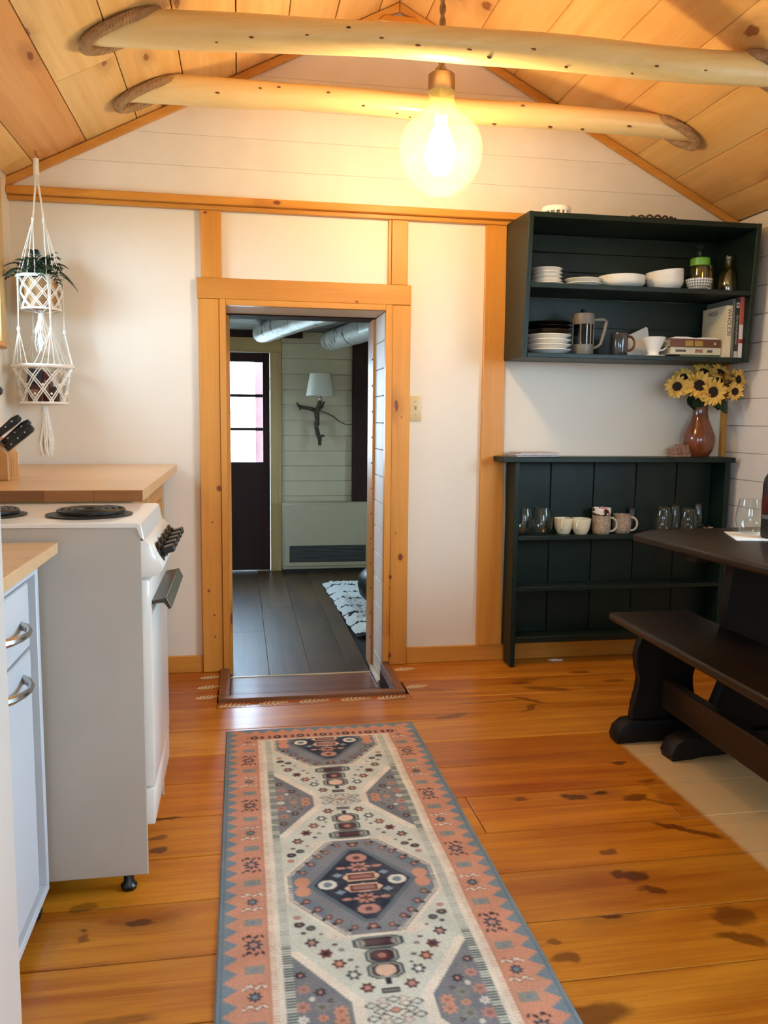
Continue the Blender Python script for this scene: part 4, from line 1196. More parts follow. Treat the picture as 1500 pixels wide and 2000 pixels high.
for i in range(4):
    o = dish('bowl', '%s deep white bowl of the tilted nest right of the middle of the upper shelf' % ['lowest', 'second', 'third', 'topmost'][i], 'bowl', bowl_prof(.083, .050, TOPZ+.0112*i, .62, .003), 1.893, 3.53, M['ceramic'], 'deep white bowls')
    if i: o.rotation_euler = (0, radians(-2.2*i), 0); o.location.z += .0022*i
dish('bowl', 'small blue grey checked bowl in front of the green lidded bottle', 'bowl', bowl_prof(.0575, .050, TOPZ, .6, .003), 2.022, 3.465, M['check'])


def bottle(name, label, x, y, z, prof, mat, seg=28):
    t = thing(name, label, 'bottle', (x, y, z))
    b = B(); lathe(b, [(r, z+h) for r, h in prof]+[(max(r-.002, 0), z+h+(0 if k < len(prof)-1 else .002)) for k, (r, h) in list(enumerate(prof))[::-1]], x, y, seg, cap=False)
    put('glass_body', b, mat, t, ang=60)
    return t


gb = bottle('bottle', 'clear bottle with lime green lid and clear pourer, behind the checked bowl', 2.077, 3.555, TOPZ, [(0, .001), (.040, .001), (.0415, .006), (.0415, .115), (.0405, .125)], M['amberglass'])
b = B(); lathe(b, [(0, TOPZ+.126), (.0425, TOPZ+.126), (.0435, TOPZ+.13), (.0435, TOPZ+.156), (.040, TOPZ+.160), (0, TOPZ+.160)], 2.077, 3.555, 32, cap=False); put('lid', b, M['lime'], gb)
b = B(); lathe(b, [(0, TOPZ+.1605), (.016, TOPZ+.1605), (.011, TOPZ+.175), (.010, TOPZ+.19), (.026, TOPZ+.208), (.0275, TOPZ+.212), (.021, TOPZ+.207), (.006, TOPZ+.192), (0, TOPZ+.191)], 2.073, 3.555, 24, cap=False); put('pourer', b, M['glass'], gb)
bottle('bottle', 'slim clear jar between the green lidded bottle and the milk bottle', 2.148, 3.60, TOPZ, [(0, .001), (.028, .001), (.030, .006), (.030, .105), (.024, .120), (.022, .130), (.024, .136)], M['amberglass'])
bottle('milk_bottle', 'clear glass milk bottle at the right end of the upper shelf', 2.212, 3.545, TOPZ, [(0, .001), (.041, .001), (.0435, .008), (.0425, .06), (.037, .10), (.024, .125), (.019, .138), (.0185, .155), (.0215, .158), (.0215, .172), (.018, .174)], M['amberglass'])

# lower shelf of the cupboard
for i in range(4):
    dish('dinner_plate', '%s white dinner plate of the stack of four beside the glass coffee press' % ['lowest', 'second', 'third', 'topmost'][i], 'plate', plate_prof(.105, .020, BOTZ+.0212*i), 1.3555-.001*i, 3.545, M['ceramic'], 'white dinner plates')
for i in range(3):
    dish('black_plate', '%s black plate lying on the white dinner plates' % ['lowest', 'middle', 'topmost'][i], 'plate', plate_prof(.106, .016, BOTZ+.0900+.0165*i), 1.357, 3.552, M['blackplate'], 'black plates on the white ones')
fp = thing('coffee_press', 'taupe and glass plunger coffee press beside the dinner plates', 'coffee press', (1.513, 3.535, BOTZ))
X_, Y_ = 1.513, 3.535
b = B(); lathe(b, [(0, BOTZ), (.047, BOTZ), (.049, BOTZ+.004), (.0485, BOTZ+.046), (.0465, BOTZ+.048), (0, BOTZ+.048)], X_, Y_, 32, cap=False); put('base_cup', b, M['taupe'], fp)
b = B(); lathe(b, [(.0455, BOTZ+.0485), (.0455, BOTZ+.135), (.0435, BOTZ+.135), (.0435, BOTZ+.0485)], X_, Y_, 32, close=True); put('glass_beaker', b, M['smokeglass'], fp)
b = B(); lathe(b, [(0, BOTZ+.1355), (.0475, BOTZ+.1355), (.050, BOTZ+.139), (.0495, BOTZ+.178), (.046, BOTZ+.184), (0, BOTZ+.184)], X_, Y_, 32, cap=False); put('lid', b, M['taupe'], fp)
b = B(); lathe(b, [(0, BOTZ+.1845), (.005, BOTZ+.1845), (.005, BOTZ+.190), (.013, BOTZ+.192), (.014, BOTZ+.197), (.010, BOTZ+.202), (0, BOTZ+.203)], X_, Y_, 16, cap=False); put('plunger_knob', b, M['green'], fp)
for a_ in (-.6, .4, 1.3, -1.5):
    b = B(); cx_, cy2 = X_+.0475*sin(a_), Y_-.0475*cos(a_); tube(b, [(cx_, cy2, BOTZ+.045), (cx_, cy2, BOTZ+.138)], .003, 6); put('frame_bar', b, M['taupe'], fp)
b = B(); tube(b, [(X_+.047, Y_-.005, BOTZ+.158), (X_+.096, Y_-.012, BOTZ+.160), (X_+.106, Y_-.012, BOTZ+.150), (X_+.096, Y_-.012, BOTZ+.105), (X_+.082, Y_-.010, BOTZ+.052), (X_+.070, Y_-.008, BOTZ+.043), (X_+.047, Y_-.005, BOTZ+.032)], [.008, .008, .0085, .008, .0075, .007, .006], 10); put('handle', b, M['taupe'], fp)


def mug(name, label, x, y, z, prof, hand, mat, hmat=None, group=None, ang=0.0, seg=32, cat='mug'):
    """hand: (z0, z1, reach, radius); ang: direction of the handle"""
    t = thing(name, label, cat, (x, y, z), group=group)
    p = [(r, z+h) for r, h in prof]
    th = .0035
    inner = [(max(r-th, 0), zz+(0 if i else -.0)) for i, (r, zz) in enumerate(p[::-1])]
    inner = [(r-th, zz) for r, zz in p[::-1] if zz > z+.01]+[(0, z+.008)]
    b = B(); lathe(b, p+inner, x, y, seg, cap=False); put('cup', b, mat, t)
    z0, z1, rc, hr = hand
    rm = [r for r, h in prof if h > .01]; rw = min(rm)-.002; rw = max(rm[len(rm)//2]-.003, .01)
    pts = []
    for i in range(9):
        f = i/8; an = pi/2-pi*f
        pts.append((x+(rw+rc*max(cos(an), 0)**.8)*cos(ang), y+(rw+rc*max(cos(an), 0)**.8)*sin(ang), z+(z0+z1)/2+(z1-z0)/2*sin(an)))
    b = B(); tube(b, pts, hr, 8); put('handle', b, hmat or mat, t)
    return t


mug('mug', 'dark grey glazed mug with a brown handle, right of the coffee press', 1.685, 3.525, BOTZ, [(0, 0), (.036, 0), (.038, .004), (.0385, .05), (.0395, .098), (.0385, .102)], (.025, .09, .032, .006), M['darkglaze'], M['vase'], ang=-.15)
cdh = thing('cone_dripper', 'white ceramic pour-over cone with a small handle, on its round foot plate', 'coffee dripper', (1.845, 3.515, BOTZ))
b = B(); lathe(b, [(0, BOTZ), (.054, BOTZ), (.056, BOTZ+.004), (.052, BOTZ+.007), (.026, BOTZ+.009), (.024, BOTZ+.016), (.030, BOTZ+.034), (.050, BOTZ+.080), (.0525, BOTZ+.087), (.050, BOTZ+.088), (.027, BOTZ+.036), (.014, BOTZ+.018), (0, BOTZ+.017)], 1.845, 3.515, 40, cap=False); put('cone', b, M['ceramic'], cdh)
b = B(); tube(b, [(1.845+.043, 3.513, BOTZ+.070), (1.845+.058, 3.512, BOTZ+.074), (1.845+.068, 3.511, BOTZ+.064), (1.845+.063, 3.511, BOTZ+.046), (1.845+.048, 3.512, BOTZ+.034), (1.845+.029, 3.514, BOTZ+.030)], .0042, 8); put('handle', b, M['ceramic'], cdh)
ld = thing('square_plate', 'white square plate leaning against the back board behind the pour-over cone', 'plate', (1.80, 3.62, BOTZ))
b = B(); prism(b, [(-.072, .0), (.060, .0), (.072, .012), (.070, .148), (.062, .155), (-.060, .098), (-.075, .080)], 'Y', -.004, .004, .003, 2); xform(b, Matrix.Translation((1.812, 3.605, BOTZ+.001)) @ Matrix.Rotation(radians(-17), 4, 'X')); put('plate_body', b, M['ceramic'], ld)


def book(name, label, x0, x1, y0, y1, z0, z1, cover, spine='-Y', flat=False, group=None):
    t = thing(name, label, 'book', ((x0+x1)/2, (y0+y1)/2, z0), group=group)
    c = .0022
    b = B()
    if flat:
        box(b, x0, x1, y0, y1, z0, z0+c); box(b, x0, x1, y0, y1, z1-c, z1); box(b, x0, x1, y0, y0+c, z0+c, z1-c)
        put('cover', b, cover, t)
        b = B(); box(b, x0+.003, x1-.003, y0+c+.0005, y1-.003, z0+c+.0002, z1-c-.0002); put('page_block', b, M['pages'], t)
    else:
        box(b, x0, x0+c, y0, y1, z0, z1); box(b, x1-c, x1, y0, y1, z0, z1); box(b, x0+c, x1-c, y0, y0+c, z0, z1)
        put('cover', b, cover, t)
        b = B(); box(b, x0+c+.0002, x1-c-.0002, y0+c+.0005, y1-.003, z0+.003, z1-.003); put('page_block', b, M['pages'], t)
    return t


M['bk_thin'] = plain('olive_cover', '#8d8c5c', .6); M['bk_white'] = plain('ivory_cover', '#e4d9bd', .5); M['bk_brown'] = plain('brown_cover', '#6d3a1c', .4)
M['bk_w30'] = plain('white_book_cover', '#e2d2b0', .45, var=.02); M['bk_grey'] = plain('grey_green_cover', '#77776a', .5); M['bk_teal'] = plain('dark_teal_cover', '#2c3431', .45); M['bk_pink'] = plain('coral_cover', '#c8685a', .45)
bk = book('book', 'thin olive book at the bottom of the flat pile on the lower cupboard shelf', 1.965, 2.155, 3.49, 3.66, BOTZ, BOTZ+.0125, M['bk_thin'], flat=True)
bk = book('book', 'ivory paperback in the middle of the flat pile on the lower cupboard shelf', 1.912, 2.156, 3.48, 3.665, BOTZ+.0130, BOTZ+.045, M['bk_white'], flat=True)
text('title', 'a year of good food', .013, M['greyink'], bk, (2.01, 3.4797, BOTZ+.029), (1, 0, 0), (0, 0, 1)) if False else None
for (xa, xb, ht) in ((1.935, 1.985, .010), (2.03, 2.068, .016), (2.09, 2.115, .012)):
    b = B(); box(b, xa, xb, 3.4793, 3.4799, BOTZ+.029-ht/2, BOTZ+.029+ht/2); put('spine_print', b, M['greyink'] if xa < 2 or xa > 2.08 else M['box1'], bk)
bk = book('book', 'brown hardback with gold lettering lying open side down on top of the flat pile', 1.905, 2.150, 3.475, 3.66, BOTZ+.0455, BOTZ+.082, M['bk_brown'], flat=True)
for (xa, xb) in ((1.978, 2.016), (2.024, 2.064)):
    b = B(); box(b, xa, xb, 3.4743, 3.4749, BOTZ+.050, BOTZ+.074); put('spine_print', b, M['goldink'], bk)
b = B(); box(b, 2.118, 2.128, 3.4743, 3.4749, BOTZ+.058, BOTZ+.068); put('spine_print', b, M['whiteink'], bk)
b = B(); prism(b, [(1.907, BOTZ+.0825), (2.146, BOTZ+.0825), (2.135, BOTZ+.088), (2.06, BOTZ+.090), (2.03, BOTZ+.0865), (1.99, BOTZ+.091), (1.93, BOTZ+.090)], 'Y', 3.478, 3.655); put('loose_pages', b, M['paper'], bk)
# upright books
bk = book('book', 'white upright book with the word WHOLE30 down its spine', 2.160, 2.188, 3.455, 3.650, BOTZ, BOTZ+.232, M['bk_w30'])
text('title', 'WHOLE30', .027, M['ink'], bk, (2.175, 3.4547, BOTZ+.158), (0, 0, -1), (1, 0, 0), width=.98)
text('title', 'WHOLE30', .030, M['ink'], bk, (2.1597, 3.565, BOTZ+.205), (0, -1, 0), (0, 0, 1), width=.55)
for k in range(9):
    b = B(); box(b, 2.1594, 2.1599, 3.475, 3.63, BOTZ+.052+.014*k, BOTZ+.0535+.014*k); put('cover_line', b, M['pages'], bk)
bk = book('book', 'taller grey green upright book behind the white one', 2.1895, 2.2005, 3.453, 3.668, BOTZ, BOTZ+.262, M['bk_grey'])
bk = book('book', 'dark teal upright book with pale lettering down its spine', 2.2015, 2.2205, 3.450, 3.655, BOTZ, BOTZ+.264, M['bk_teal'])
text('title', 'the natural pharmacy', .0135, M['whiteink'], bk, (2.211, 3.4497, BOTZ+.125), (0, 0, -1), (1, 0, 0), width=1.12)
b = B(); box(b, 2.2035, 2.2185, 3.4493, 3.4499, BOTZ+.222, BOTZ+.245); put('publisher_mark', b, M['whiteink'], bk)
b = B(); prism(b, [(2.206, BOTZ+.229), (2.216, BOTZ+.231), (2.216, BOTZ+.239), (2.206, BOTZ+.237)], 'Y', 3.4487, 3.4492); put('publisher_mark', b, M['red'], bk)
b = B(); box(b, 2.2020, 2.2200, 3.4493, 3.4499, BOTZ+.002, BOTZ+.030); put('spine_band', b, M['whiteink'], bk)
bk = book('book', 'coral and white upright book at the right end with a red band', 2.2212, 2.2408, 3.448, 3.640, BOTZ, BOTZ+.276, M['bk_pink'])
b = B(); box(b, 2.2216, 2.2404, 3.4473, 3.4479, BOTZ+.002, BOTZ+.148); put('spine_band', b, M['paper'], bk)
b = B(); box(b, 2.2220, 2.2400, 3.4465, 3.4472, BOTZ+.066, BOTZ+.084); put('spine_band', b, M['red'], bk)

# on top of the cupboard
sd = thing('smoke_detector', 'round white smoke detector lying on top of the green wall cupboard', 'smoke detector', (1.352, 3.49, UZ1))
b = B(); lathe(b, [(0, UZ1), (.064, UZ1), (.066, UZ1+.004), (.066, UZ1+.010), (0, UZ1+.010)], 1.352, 3.49, 36, cap=False); put('base_ring', b, M['ceramic'], sd)
b = B(); lathe(b, [(0, UZ1+.022), (.063, UZ1+.022), (.0645, UZ1+.036), (.060, UZ1+.044), (.050, UZ1+.047), (0, UZ1+.048)], 1.352, 3.49, 36, cap=False); put('cover', b, M['ceramic'], sd)
for k in range(16):
    an = 2*pi*k/16; b = B(); box(b, -.003, .003, -.063, -.052, UZ1+.0102, UZ1+.0218); xform(b, Matrix.Translation((1.352, 3.49, 0)) @ Matrix.Rotation(an, 4, 'Z')); put('vent_rib', b, M['ceramic'], sd)
b = B(); lathe(b, [(0, UZ1+.0101), (.050, UZ1+.0101), (.050, UZ1+.0219), (0, UZ1+.0219)], 1.352, 3.49, 24, cap=False); put('core', b, M['taupe'], sd)
wt = thing('wicker_tray', 'flat dark wicker tray with scalloped rim on top of the green wall cupboard', 'tray', (1.80, 3.56, UZ1+.001))
b = B(); lathe(b, [(0, UZ1+.001), (.13, UZ1+.001), (.138, UZ1+.006), (.13, UZ1+.006), (0, UZ1+.004)], 0, 0, 32, cap=False); xform(b, Matrix.Translation((1.80, 3.555, 0)) @ Matrix.Diagonal((1.06, .84, 1, 1))); put('tray_base', b, M['wicker'], wt)
for k in range(24):
    an = 2*pi*k/24; cx_, cy2 = 1.80+.142*cos(an), 3.555+.112*sin(an)
    b = B(); tube(b, [(cx_+.017*cos(q)*-sin(an), cy2+.017*cos(q)*cos(an), UZ1+.005+.019*sin(q)) for q in [pi*i/8 for i in range(9)]], .0045, 6); put('rim_loop', b, M['wicker'], wt)

# ================================================================== LOWER BOOKSHELF
bs = thing('bookshelf', 'low dark green bookshelf against the back wall', 'bookshelf', (1.75, 3.62, 0))
SX0, SX1, SYF, SYBk = 1.224, 2.288, 3.558, 3.6835
sp_ = [(SYF, .0005), (SYBk-.03, .0005), (SYBk-.03, .08), (SYBk, .08), (SYBk, .9515), (SYF, .9515)]
for x0 in (SX0, SX1-.024):
    b = B(); prism(b, sp_, 'X', x0, x0+.024, .002); put('side_panel', b, M['green'], bs)
b = B(); box(b, SX0-.066, SX1+.014, SYF-.022, YB-.001, .952, .976, .003); put('top_board', b, M['green'], bs)
for (za, zb_) in ((.594, .6145), (.356, .3755), (.114, .1405)):
    b = B(); box(b, SX0+.0245, SX1-.0245, SYF+.002, SYBk-.011, za, zb_, .002); put('shelf', b, M['green'], bs)
xs = [SX0+.0245, 1.44, 1.655, 1.87, 2.08, SX1-.0245]
for a, c in zip(xs, xs[1:]):
    b = B(); box(b, a+.0012, c-.0012, SYBk-.0105, SYBk, .10, .9515, .003); put('back_board', b, M['green'], bs)
b = B(); box(b, SX0+.0245, SX1-.0245, SYBk-.0012, SYBk+.0003, .10, .9515); put('backing', b, M['black'], bs)
S1 = .6147


def wineglass(label, x, y, z, group=None):
    pr = [(0, 0), (.026, 0), (.030, .003), (.043, .022), (.0485, .045), (.0475, .07), (.042, .10), (.0375, .124)]
    o = [(r, z+h) for r, h in pr]; i_ = [(max(r-.0014, 0), z+h) for r, h in pr[::-1][:-2]]+[(.024, z+.006), (0, z+.006)]
    b = B(); lathe(b, o+i_, x, y, 36, cap=False)
    return put('wine_glass', b, M['glass'], None, label, 'glass', group, ang=70)


wineglass('stemless wine glass at the far left end of the bookshelf shelf', 1.296, 3.622, S1)
wineglass('stemless wine glass second from the left on the bookshelf shelf, beside the cream cups', 1.384, 3.618, S1)
cp_ = [(0, 0), (.028, 0), (.031, .004), (.040, .025), (.0445, .05), (.0465, .073)]
mug('cup', 'cream cup behind and left, beside the wine glasses', 1.492, 3.628, S1, cp_, (.022, .062, .018, .0045), M['cream'], ang=-2.1, cat='cup')
mug('cup', 'cream cup in front, beside the speckled mugs', 1.570, 3.608, S1, cp_, (.022, .062, .018, .0045), M['cream'], ang=-2.3, cat='cup')
st_p = [(0, 0), (.036, 0), (.039, .004), (.043, .02), (.044, .05), (.0425, .085), (.0435, .088)]
mug('mug', 'speckled beige stoneware mug next to the cream cups', 1.672, 3.610, S1, st_p, (.010, .075, .036, .0055), M['stone'], M['stonehandle'], ang=-.1)
mug('mug', 'speckled beige stoneware mug nearest the dark table', 1.782, 3.625, S1, st_p, (.010, .075, .036, .0055), M['stone'], M['stonehandle'], ang=-.1)
# folk patterned cup stacked on a second one behind, black bowl behind
b = B(); lathe(b, [(0, S1+.087), (.030, S1+.087), (.040, S1+.091), (.0435, S1+.098), (.0440, S1+.122), (.0415, S1+.122), (.038, S1+.098), (0, S1+.095)], 1.6725, 3.611, 32, cap=False)
put('patterned_bowl', b, M['folk'], None, 'red and white patterned bowl sitting on the left speckled mug', 'bowl')
bb_ = thing('black_jar', 'black jar with a metal lid behind the right speckled mug', 'jar', (1.815, 3.652, S1))
b = B(); lathe(b, [(0, S1), (.0, S1)] if False else [(0, S1), (.017, S1), (.0185, S1+.004), (.0185, S1+.105), (.0165, S1+.108), (0, S1+.108)], 1.8465, 3.6525, 24, cap=False); put('jar_body', b, M['black'], bb_)
b = B(); lathe(b, [(0, S1+.1082), (.0185, S1+.1082), (.0185, S1+.114), (.012, S1+.118), (0, S1+.118)], 1.8465, 3.6525, 24, cap=False); put('lid', b, M['darkmetal'], bb_)
for i, (x, y, r, h, lb) in enumerate(((1.987, 3.612, .044, .122, 'clear jar at the left of the group of jars behind the table top'), (2.062, 3.640, .030, .128, 'slim clear jar second from the left behind the table top'), (2.112, 3.606, .044, .115, 'wide clear jar at the front of the group of jars behind the table top'), (2.185, 3.642, .027, .130, 'slim clear jar at the right of the group of jars behind the table top'))):
    p = [(0, .001), (r-.004, .001), (r, .006), (r, h*.72), (r*.84, h*.84), (r*.84, h)]
    bottle('jar', lb, x, y, S1, p, M['glass'])
b = B(); lathe(b, [(0, S1), (.026, S1), (.036, S1+.018), (.038, S1+.03), (.034, S1+.034), (.012, S1+.04), (0, S1+.041)], 2.205, 3.598, 28, cap=False)
put('lidded_tin', b, M['chrome'], None, 'small round metal lidded tin at the right end of the bookshelf shelf', 'tin')

# things on top of the bookshelf
TZ = .9765
def booklet(label, x, y, z, sx, sy, t, rz, mat):
    o = thing('booklet', label, 'booklet', (x, y, z))
    T = Matrix.Translation((x, y, z)) @ Matrix.Rotation(rz, 4, 'Z')
    b = B(); box(b, -sx/2, sx/2, -sy/2, sy/2, 0, t*.25); box(b, -sx/2, sx/2, -sy/2, sy/2, t*.75, t); xform(b, T); put('cover', b, mat, o)
    b = B(); box(b, -sx/2+.001, sx/2-.001, -sy/2+.001, sy/2-.001, t*.25+.0002, t*.75-.0002); xform(b, T); put('page_block', b, M['paper'], o)
    return o


M['mag1'] = plain('violet_magazine', '#b9a3ad', .35, var=.2, scale=30); M['mag2'] = plain('tan_magazine', '#b88f62', .35, var=.2, scale=30); M['mag3'] = plain('dark_notebook', '#5a4636', .5)
booklet('dark bound notebook at the bottom of the small pile on the bookshelf top', 1.325, 3.615, TZ, .205, .135, .006, .05, M['mag3'])
booklet('violet covered booklet in the middle of the small pile on the bookshelf top', 1.325, 3.612, TZ+.0065, .200, .135, .007, -.05, M['mag1'])
booklet('tan covered booklet on top of the small pile on the bookshelf top', 1.335, 3.622, TZ+.014, .190, .130, .005, .10, M['mag2'])
for i, (dx, w) in enumerate(((0, .088), (-.006, .084), (.018, .064))):
    o = thing('trinket_box', ['lowest of the three pink patterned little boxes by the vase', 'middle one of the three pink patterned little boxes by the vase', 'topmost of the three pink patterned little boxes by the vase'][i], 'box', (2.058+dx, 3.615, TZ+.0195*i))
    b = B(); box(b, 2.058+dx-w/2, 2.058+dx+w/2, 3.587, 3.642, TZ+.0195*i+.0003, TZ+.0195*i+.0125, .0015); put('box_body', b, M['box1'], o)
    b = B(); box(b, 2.058+dx-w/2-.001, 2.058+dx+w/2+.001, 3.586, 3.643, TZ+.0195*i+.0128, TZ+.0195*i+.0192, .0015); put('lid', b, M['box1'], o)
VX, VY = 2.150, 3.612
b = B(); lathe(b, [(0, TZ), (.044, TZ), (.047, TZ+.004), (.066, TZ+.035), (.0735, TZ+.072), (.071, TZ+.100), (.056, TZ+.140), (.041, TZ+.175), (.0345, TZ+.205), (.035, TZ+.230), (.0385, TZ+.246), (.036, TZ+.248), (.031, TZ+.228), (.030, TZ+.19), (0, TZ+.18)], VX, VY, 40, cap=False)
put('vase', b, M['vase'], None, 'glossy red brown pear-shaped vase holding sunflowers on the bookshelf top', 'vase')

# sunflowers
pm = bpy.data.meshes.new('petal')
pv = []
for j, (l, w, h) in enumerate(((0, .0045, 0), (.012, .0085, .003), (.026, .0085, .003), (.037, .0045, -.001), (.043, .0006, -.004))):
    pv += [(-w, l, h+.0015), (0, l, h-.001), (w, l, h+.0015)]
pf_ = []
for j in range(4):
    for k in range(2):
        a = 3*j+k; pf_.append((a, a+1, a+4, a+3))
pm.from_pydata(pv, [], pf_); pm.materials.append(M['petal']); pm.polygons.foreach_set('use_smooth', [True]*len(pf_))


def sunflower(label, c, nrm, s, leaf=None):
    c = Vector(c); n = Vector(nrm).normalized()
    t = thing('sunflower', label, 'flower', tuple(c), group=None)
    R3 = Vector((0, 0, 1)).rotation_difference(n).to_matrix().to_4x4()
    T = Matrix.Translation(c) @ R3
    b = B(); lathe(b, [(0, -.006), (.016*s, -.005), (.0225*s, .0), (.022*s, .004), (.012*s, .007), (0, .0065)], 0, 0, 24, cap=False); xform(b, T); put('seed_head', b, M['seed'], t)
    rr = random.Random(sum(map(ord, label)) % 999)
    for ring, (npet, r0, tilt) in enumerate(((16, .017, 8), (14, .016, 26))):
        for k in range(npet):
            an = 2*pi*(k+.5*ring)/npet+rr.uniform(-.1, .1); sc = s*rr.uniform(.85, 1.12)
            o = bpy.data.objects.new('petal', pm); COL.objects.link(o); o.parent = t
            o.matrix_local = R3 @ Matrix.Rotation(an, 4, 'Z') @ Matrix.Translation((0, r0*s, -.002-.002*ring)) @ Matrix.Rotation(radians(tilt+rr.uniform(-16, 14)), 4, 'X') @ Matrix.Rotation(rr.uniform(-.4, .4), 4, 'Y') @ Matrix.Diagonal((sc, sc, sc, 1))
    v0 = Vector((VX+rr.uniform(-.014, .014), VY+rr.uniform(-.014, .014), TZ+.19))
    p1 = Vector((VX+(c.x-VX)*.25, VY+(c.y-VY)*.25, TZ+.27)); p2 = c-n*.022; p2b = c-n*.006
    pts = [v0.lerp(p1, .0), v0.lerp(p1, .5), p1, p1.lerp(p2, .5)+Vector((0, 0, .012)), p2, p2b]
    b = B(); tube(b, pts, .0028, 6); put('stem', b, M['stem'], t)
    if leaf:
        d = Vector(leaf); base = p1.lerp(p2, .35); tip = base+d; sd = d.cross(Vector((0, -1, .3))).normalized()*d.length*.34
        b = B(); ms = [base.lerp(tip, f) for f in (0, .25, .5, .75, 1)]; ws = (0.05, .8, 1, .65, 0.02)
        L = [b.verts.new(m+sd*w) for m, w in zip(ms, ws)]; Cc = [b.verts.new(m+Vector((0, .006, -.004))) for m in ms]; Rr = [b.verts.new(m-sd*w) for m, w in zip(ms, ws)]
        for j in range(4): b.faces.new((L[j], L[j+1], Cc[j+1], Cc[j])); b.faces.new((Cc[j], Cc[j+1], Rr[j+1], Rr[j]))
        put('leaf', b, M['leaf'], t)
    return t


sunflower('sunflower at the far left of the bunch, turned sideways', (1.985, 3.54, 1.302), (-.55, -.75, .1), .95, (.02, -.03, -.07))
sunflower('large bright sunflower facing forward, left of the centre of the bunch', (2.071, 3.50, 1.307), (-.12, -1, .12), 1.18)
sunflower('bright sunflower lowest in the middle of the bunch, above the vase mouth', (2.132, 3.485, 1.277), (.05, -1, -.02), 1.12, (-.075, -.01, -.045))
sunflower('sunflower tucked under the cupboard at the top of the bunch', (2.118, 3.545, 1.372), (-.1, -.62, .78), 1.0)
sunflower('upward facing sunflower right of the top one, under the cupboard', (2.200, 3.54, 1.370), (.2, -.66, .72), 1.0)
sunflower('half hidden sunflower in the right middle of the bunch, seen sideways', (2.222, 3.545, 1.325), (.75, -.66, .1), .95, (.02, -.045, -.075))
sunflower('sunflower high at the right edge of the bunch, near the white boarded wall', (2.277, 3.52, 1.338), (.42, -.9, .12), .95)
sunflower('small sunflower low at the right of the bunch', (2.245, 3.49, 1.282), (.1, -1, .0), .78, (.045, -.02, -.075))
sunflower('shadowed sunflower peeping out behind the left bright one', (2.03, 3.565, 1.345), (-.45, -.7, .5), .85)
rr = random.Random(5)
sp2 = thing('leaf_spray', 'dark leafy stems filling the middle of the sunflower bunch', 'foliage', (VX, VY, TZ+.20))
for i in range(14):
    an = rr.uniform(0, 2*pi); l = rr.uniform(.05, .13); base = Vector((VX, VY, TZ+.22)); e = base+Vector((cos(an)*l, -abs(sin(an))*l*.6+.01, rr.uniform(.07, .15)))
    b = B(); tube(b, [Vector((VX+.01*cos(an), VY+.01*sin(an), TZ+.19)), base.lerp(e, .5)+Vector((0, 0, .015)), e], .0015, 5)
    d = (e-base).normalized()*.05; sd = d.cross(Vector((0, -1, .2))).normalized()*.016
    m = e
    q = [b.verts.new(m-d*.5), b.verts.new(m+sd), b.verts.new(m+d), b.verts.new(m-sd)]; b.faces.new(q)
    put('leafy_stem', b, M['leaf'], sp2)

# ================================================================== TABLE, BENCH
def ogee_leg(w_top, w_bul, w_in, w_bot, h0, h1):
    """outline of a scrolled trestle board, half profile mirrored"""
    pr = [(w_top, 1), (w_top*.98, .93), (w_bul*.97, .80), (w_bul, .70), (w_bul*.97, .60), (w_in*1.04, .48), (w_in, .42), (w_in*1.03, .34), (w_bot*.95, .16), (w_bot, .06), (w_bot, 0)]
    R_ = [(x, h0+(h1-h0)*f) for x, f in pr]
    return R_[::-1]+[(-x, z) for x, z in R_]


be = thing('bench', 'dark stained trestle bench nearest the rug, with scrolled ends', 'bench', (1.481, 1.93, 0), radians(-1.0), local=True)
BL = .865
b = B(); box(b, -.157, .157, -BL, BL, .409, .440, .010, 3); put('seat', b, M['dark_wood'], be)
for yy in (BL-.14, -BL+.14):
    b = B(); prism(b, ogee_leg(.095, .118, .098, .125, .0825, .4085), 'Y', yy-.018, yy+.018, .004); put('leg', b, M['dark_woodZ'], be)
    ft = [(-.182, .001), (-.120, .001), (-.105, .012), (.105, .012), (.120, .001), (.182, .001), (.188, .022), (.178, .055), (.150, .078), (.128, .082), (-.128, .082), (-.150, .078), (-.178, .055), (-.188, .022)]
    b = B(); prism(b, ft, 'Y', yy-.034, yy+.034, .006, 2); put('foot', b, M['dark_woodZ'], be)
b = B(); box(b, -.0175, .0175, -BL+.159, BL-.159, .125, .232, .004); put('stretcher', b, M['dark_wood'], be)
b = B(); box(b, -.013, .013, -BL+.0, -BL+.10, .15, .20, .004) if False else B(); b.free()

ta = thing('table', 'dark stained trestle dining table with clipped corners at the right', 'table', (1.832, 1.955, 0), radians(5.6), local=True)
TL, TW = .90, .37
b = B(); c_ = .125
prism(b, [(-TW, -TL+c_), (-TW+c_, -TL), (TW-c_, -TL), (TW, -TL+c_), (TW, TL-c_*.75), (TW-c_, TL), (-TW+c_*.95, TL), (-TW, TL-c_*.75)], 'Z', .712, .740, .008, 3); put('tabletop', b, M['dark_wood'], ta)
for yy in (TL-.33, -TL+.33):
    b = B(); prism(b, ogee_leg(.145, .162, .135, .20, .0825, .675), 'Y', yy-.02, yy+.02, .004); put('leg', b, M['dark_woodZ'], ta)
    ft = [(-.352, .001), (-.27, .001), (-.25, .014), (.25, .014), (.27, .001), (.352, .001), (.36, .025), (.34, .062), (.30, .080), (-.30, .080), (-.34, .062), (-.36, .025)]
    b = B(); prism(b, ft, 'Y', yy-.036, yy+.036, .006, 2); put('foot', b, M['dark_woodZ'], ta)
    b = B(); box(b, -.30, .30, yy-.03, yy+.03, .6755, .7115, .004); put('bearer', b, M['dark_woodZ'], ta)
b = B(); box(b, -.02, .02, -TL+.351, TL-.351, .22, .34, .004); put('stretcher', b, M['dark_wood'], ta)

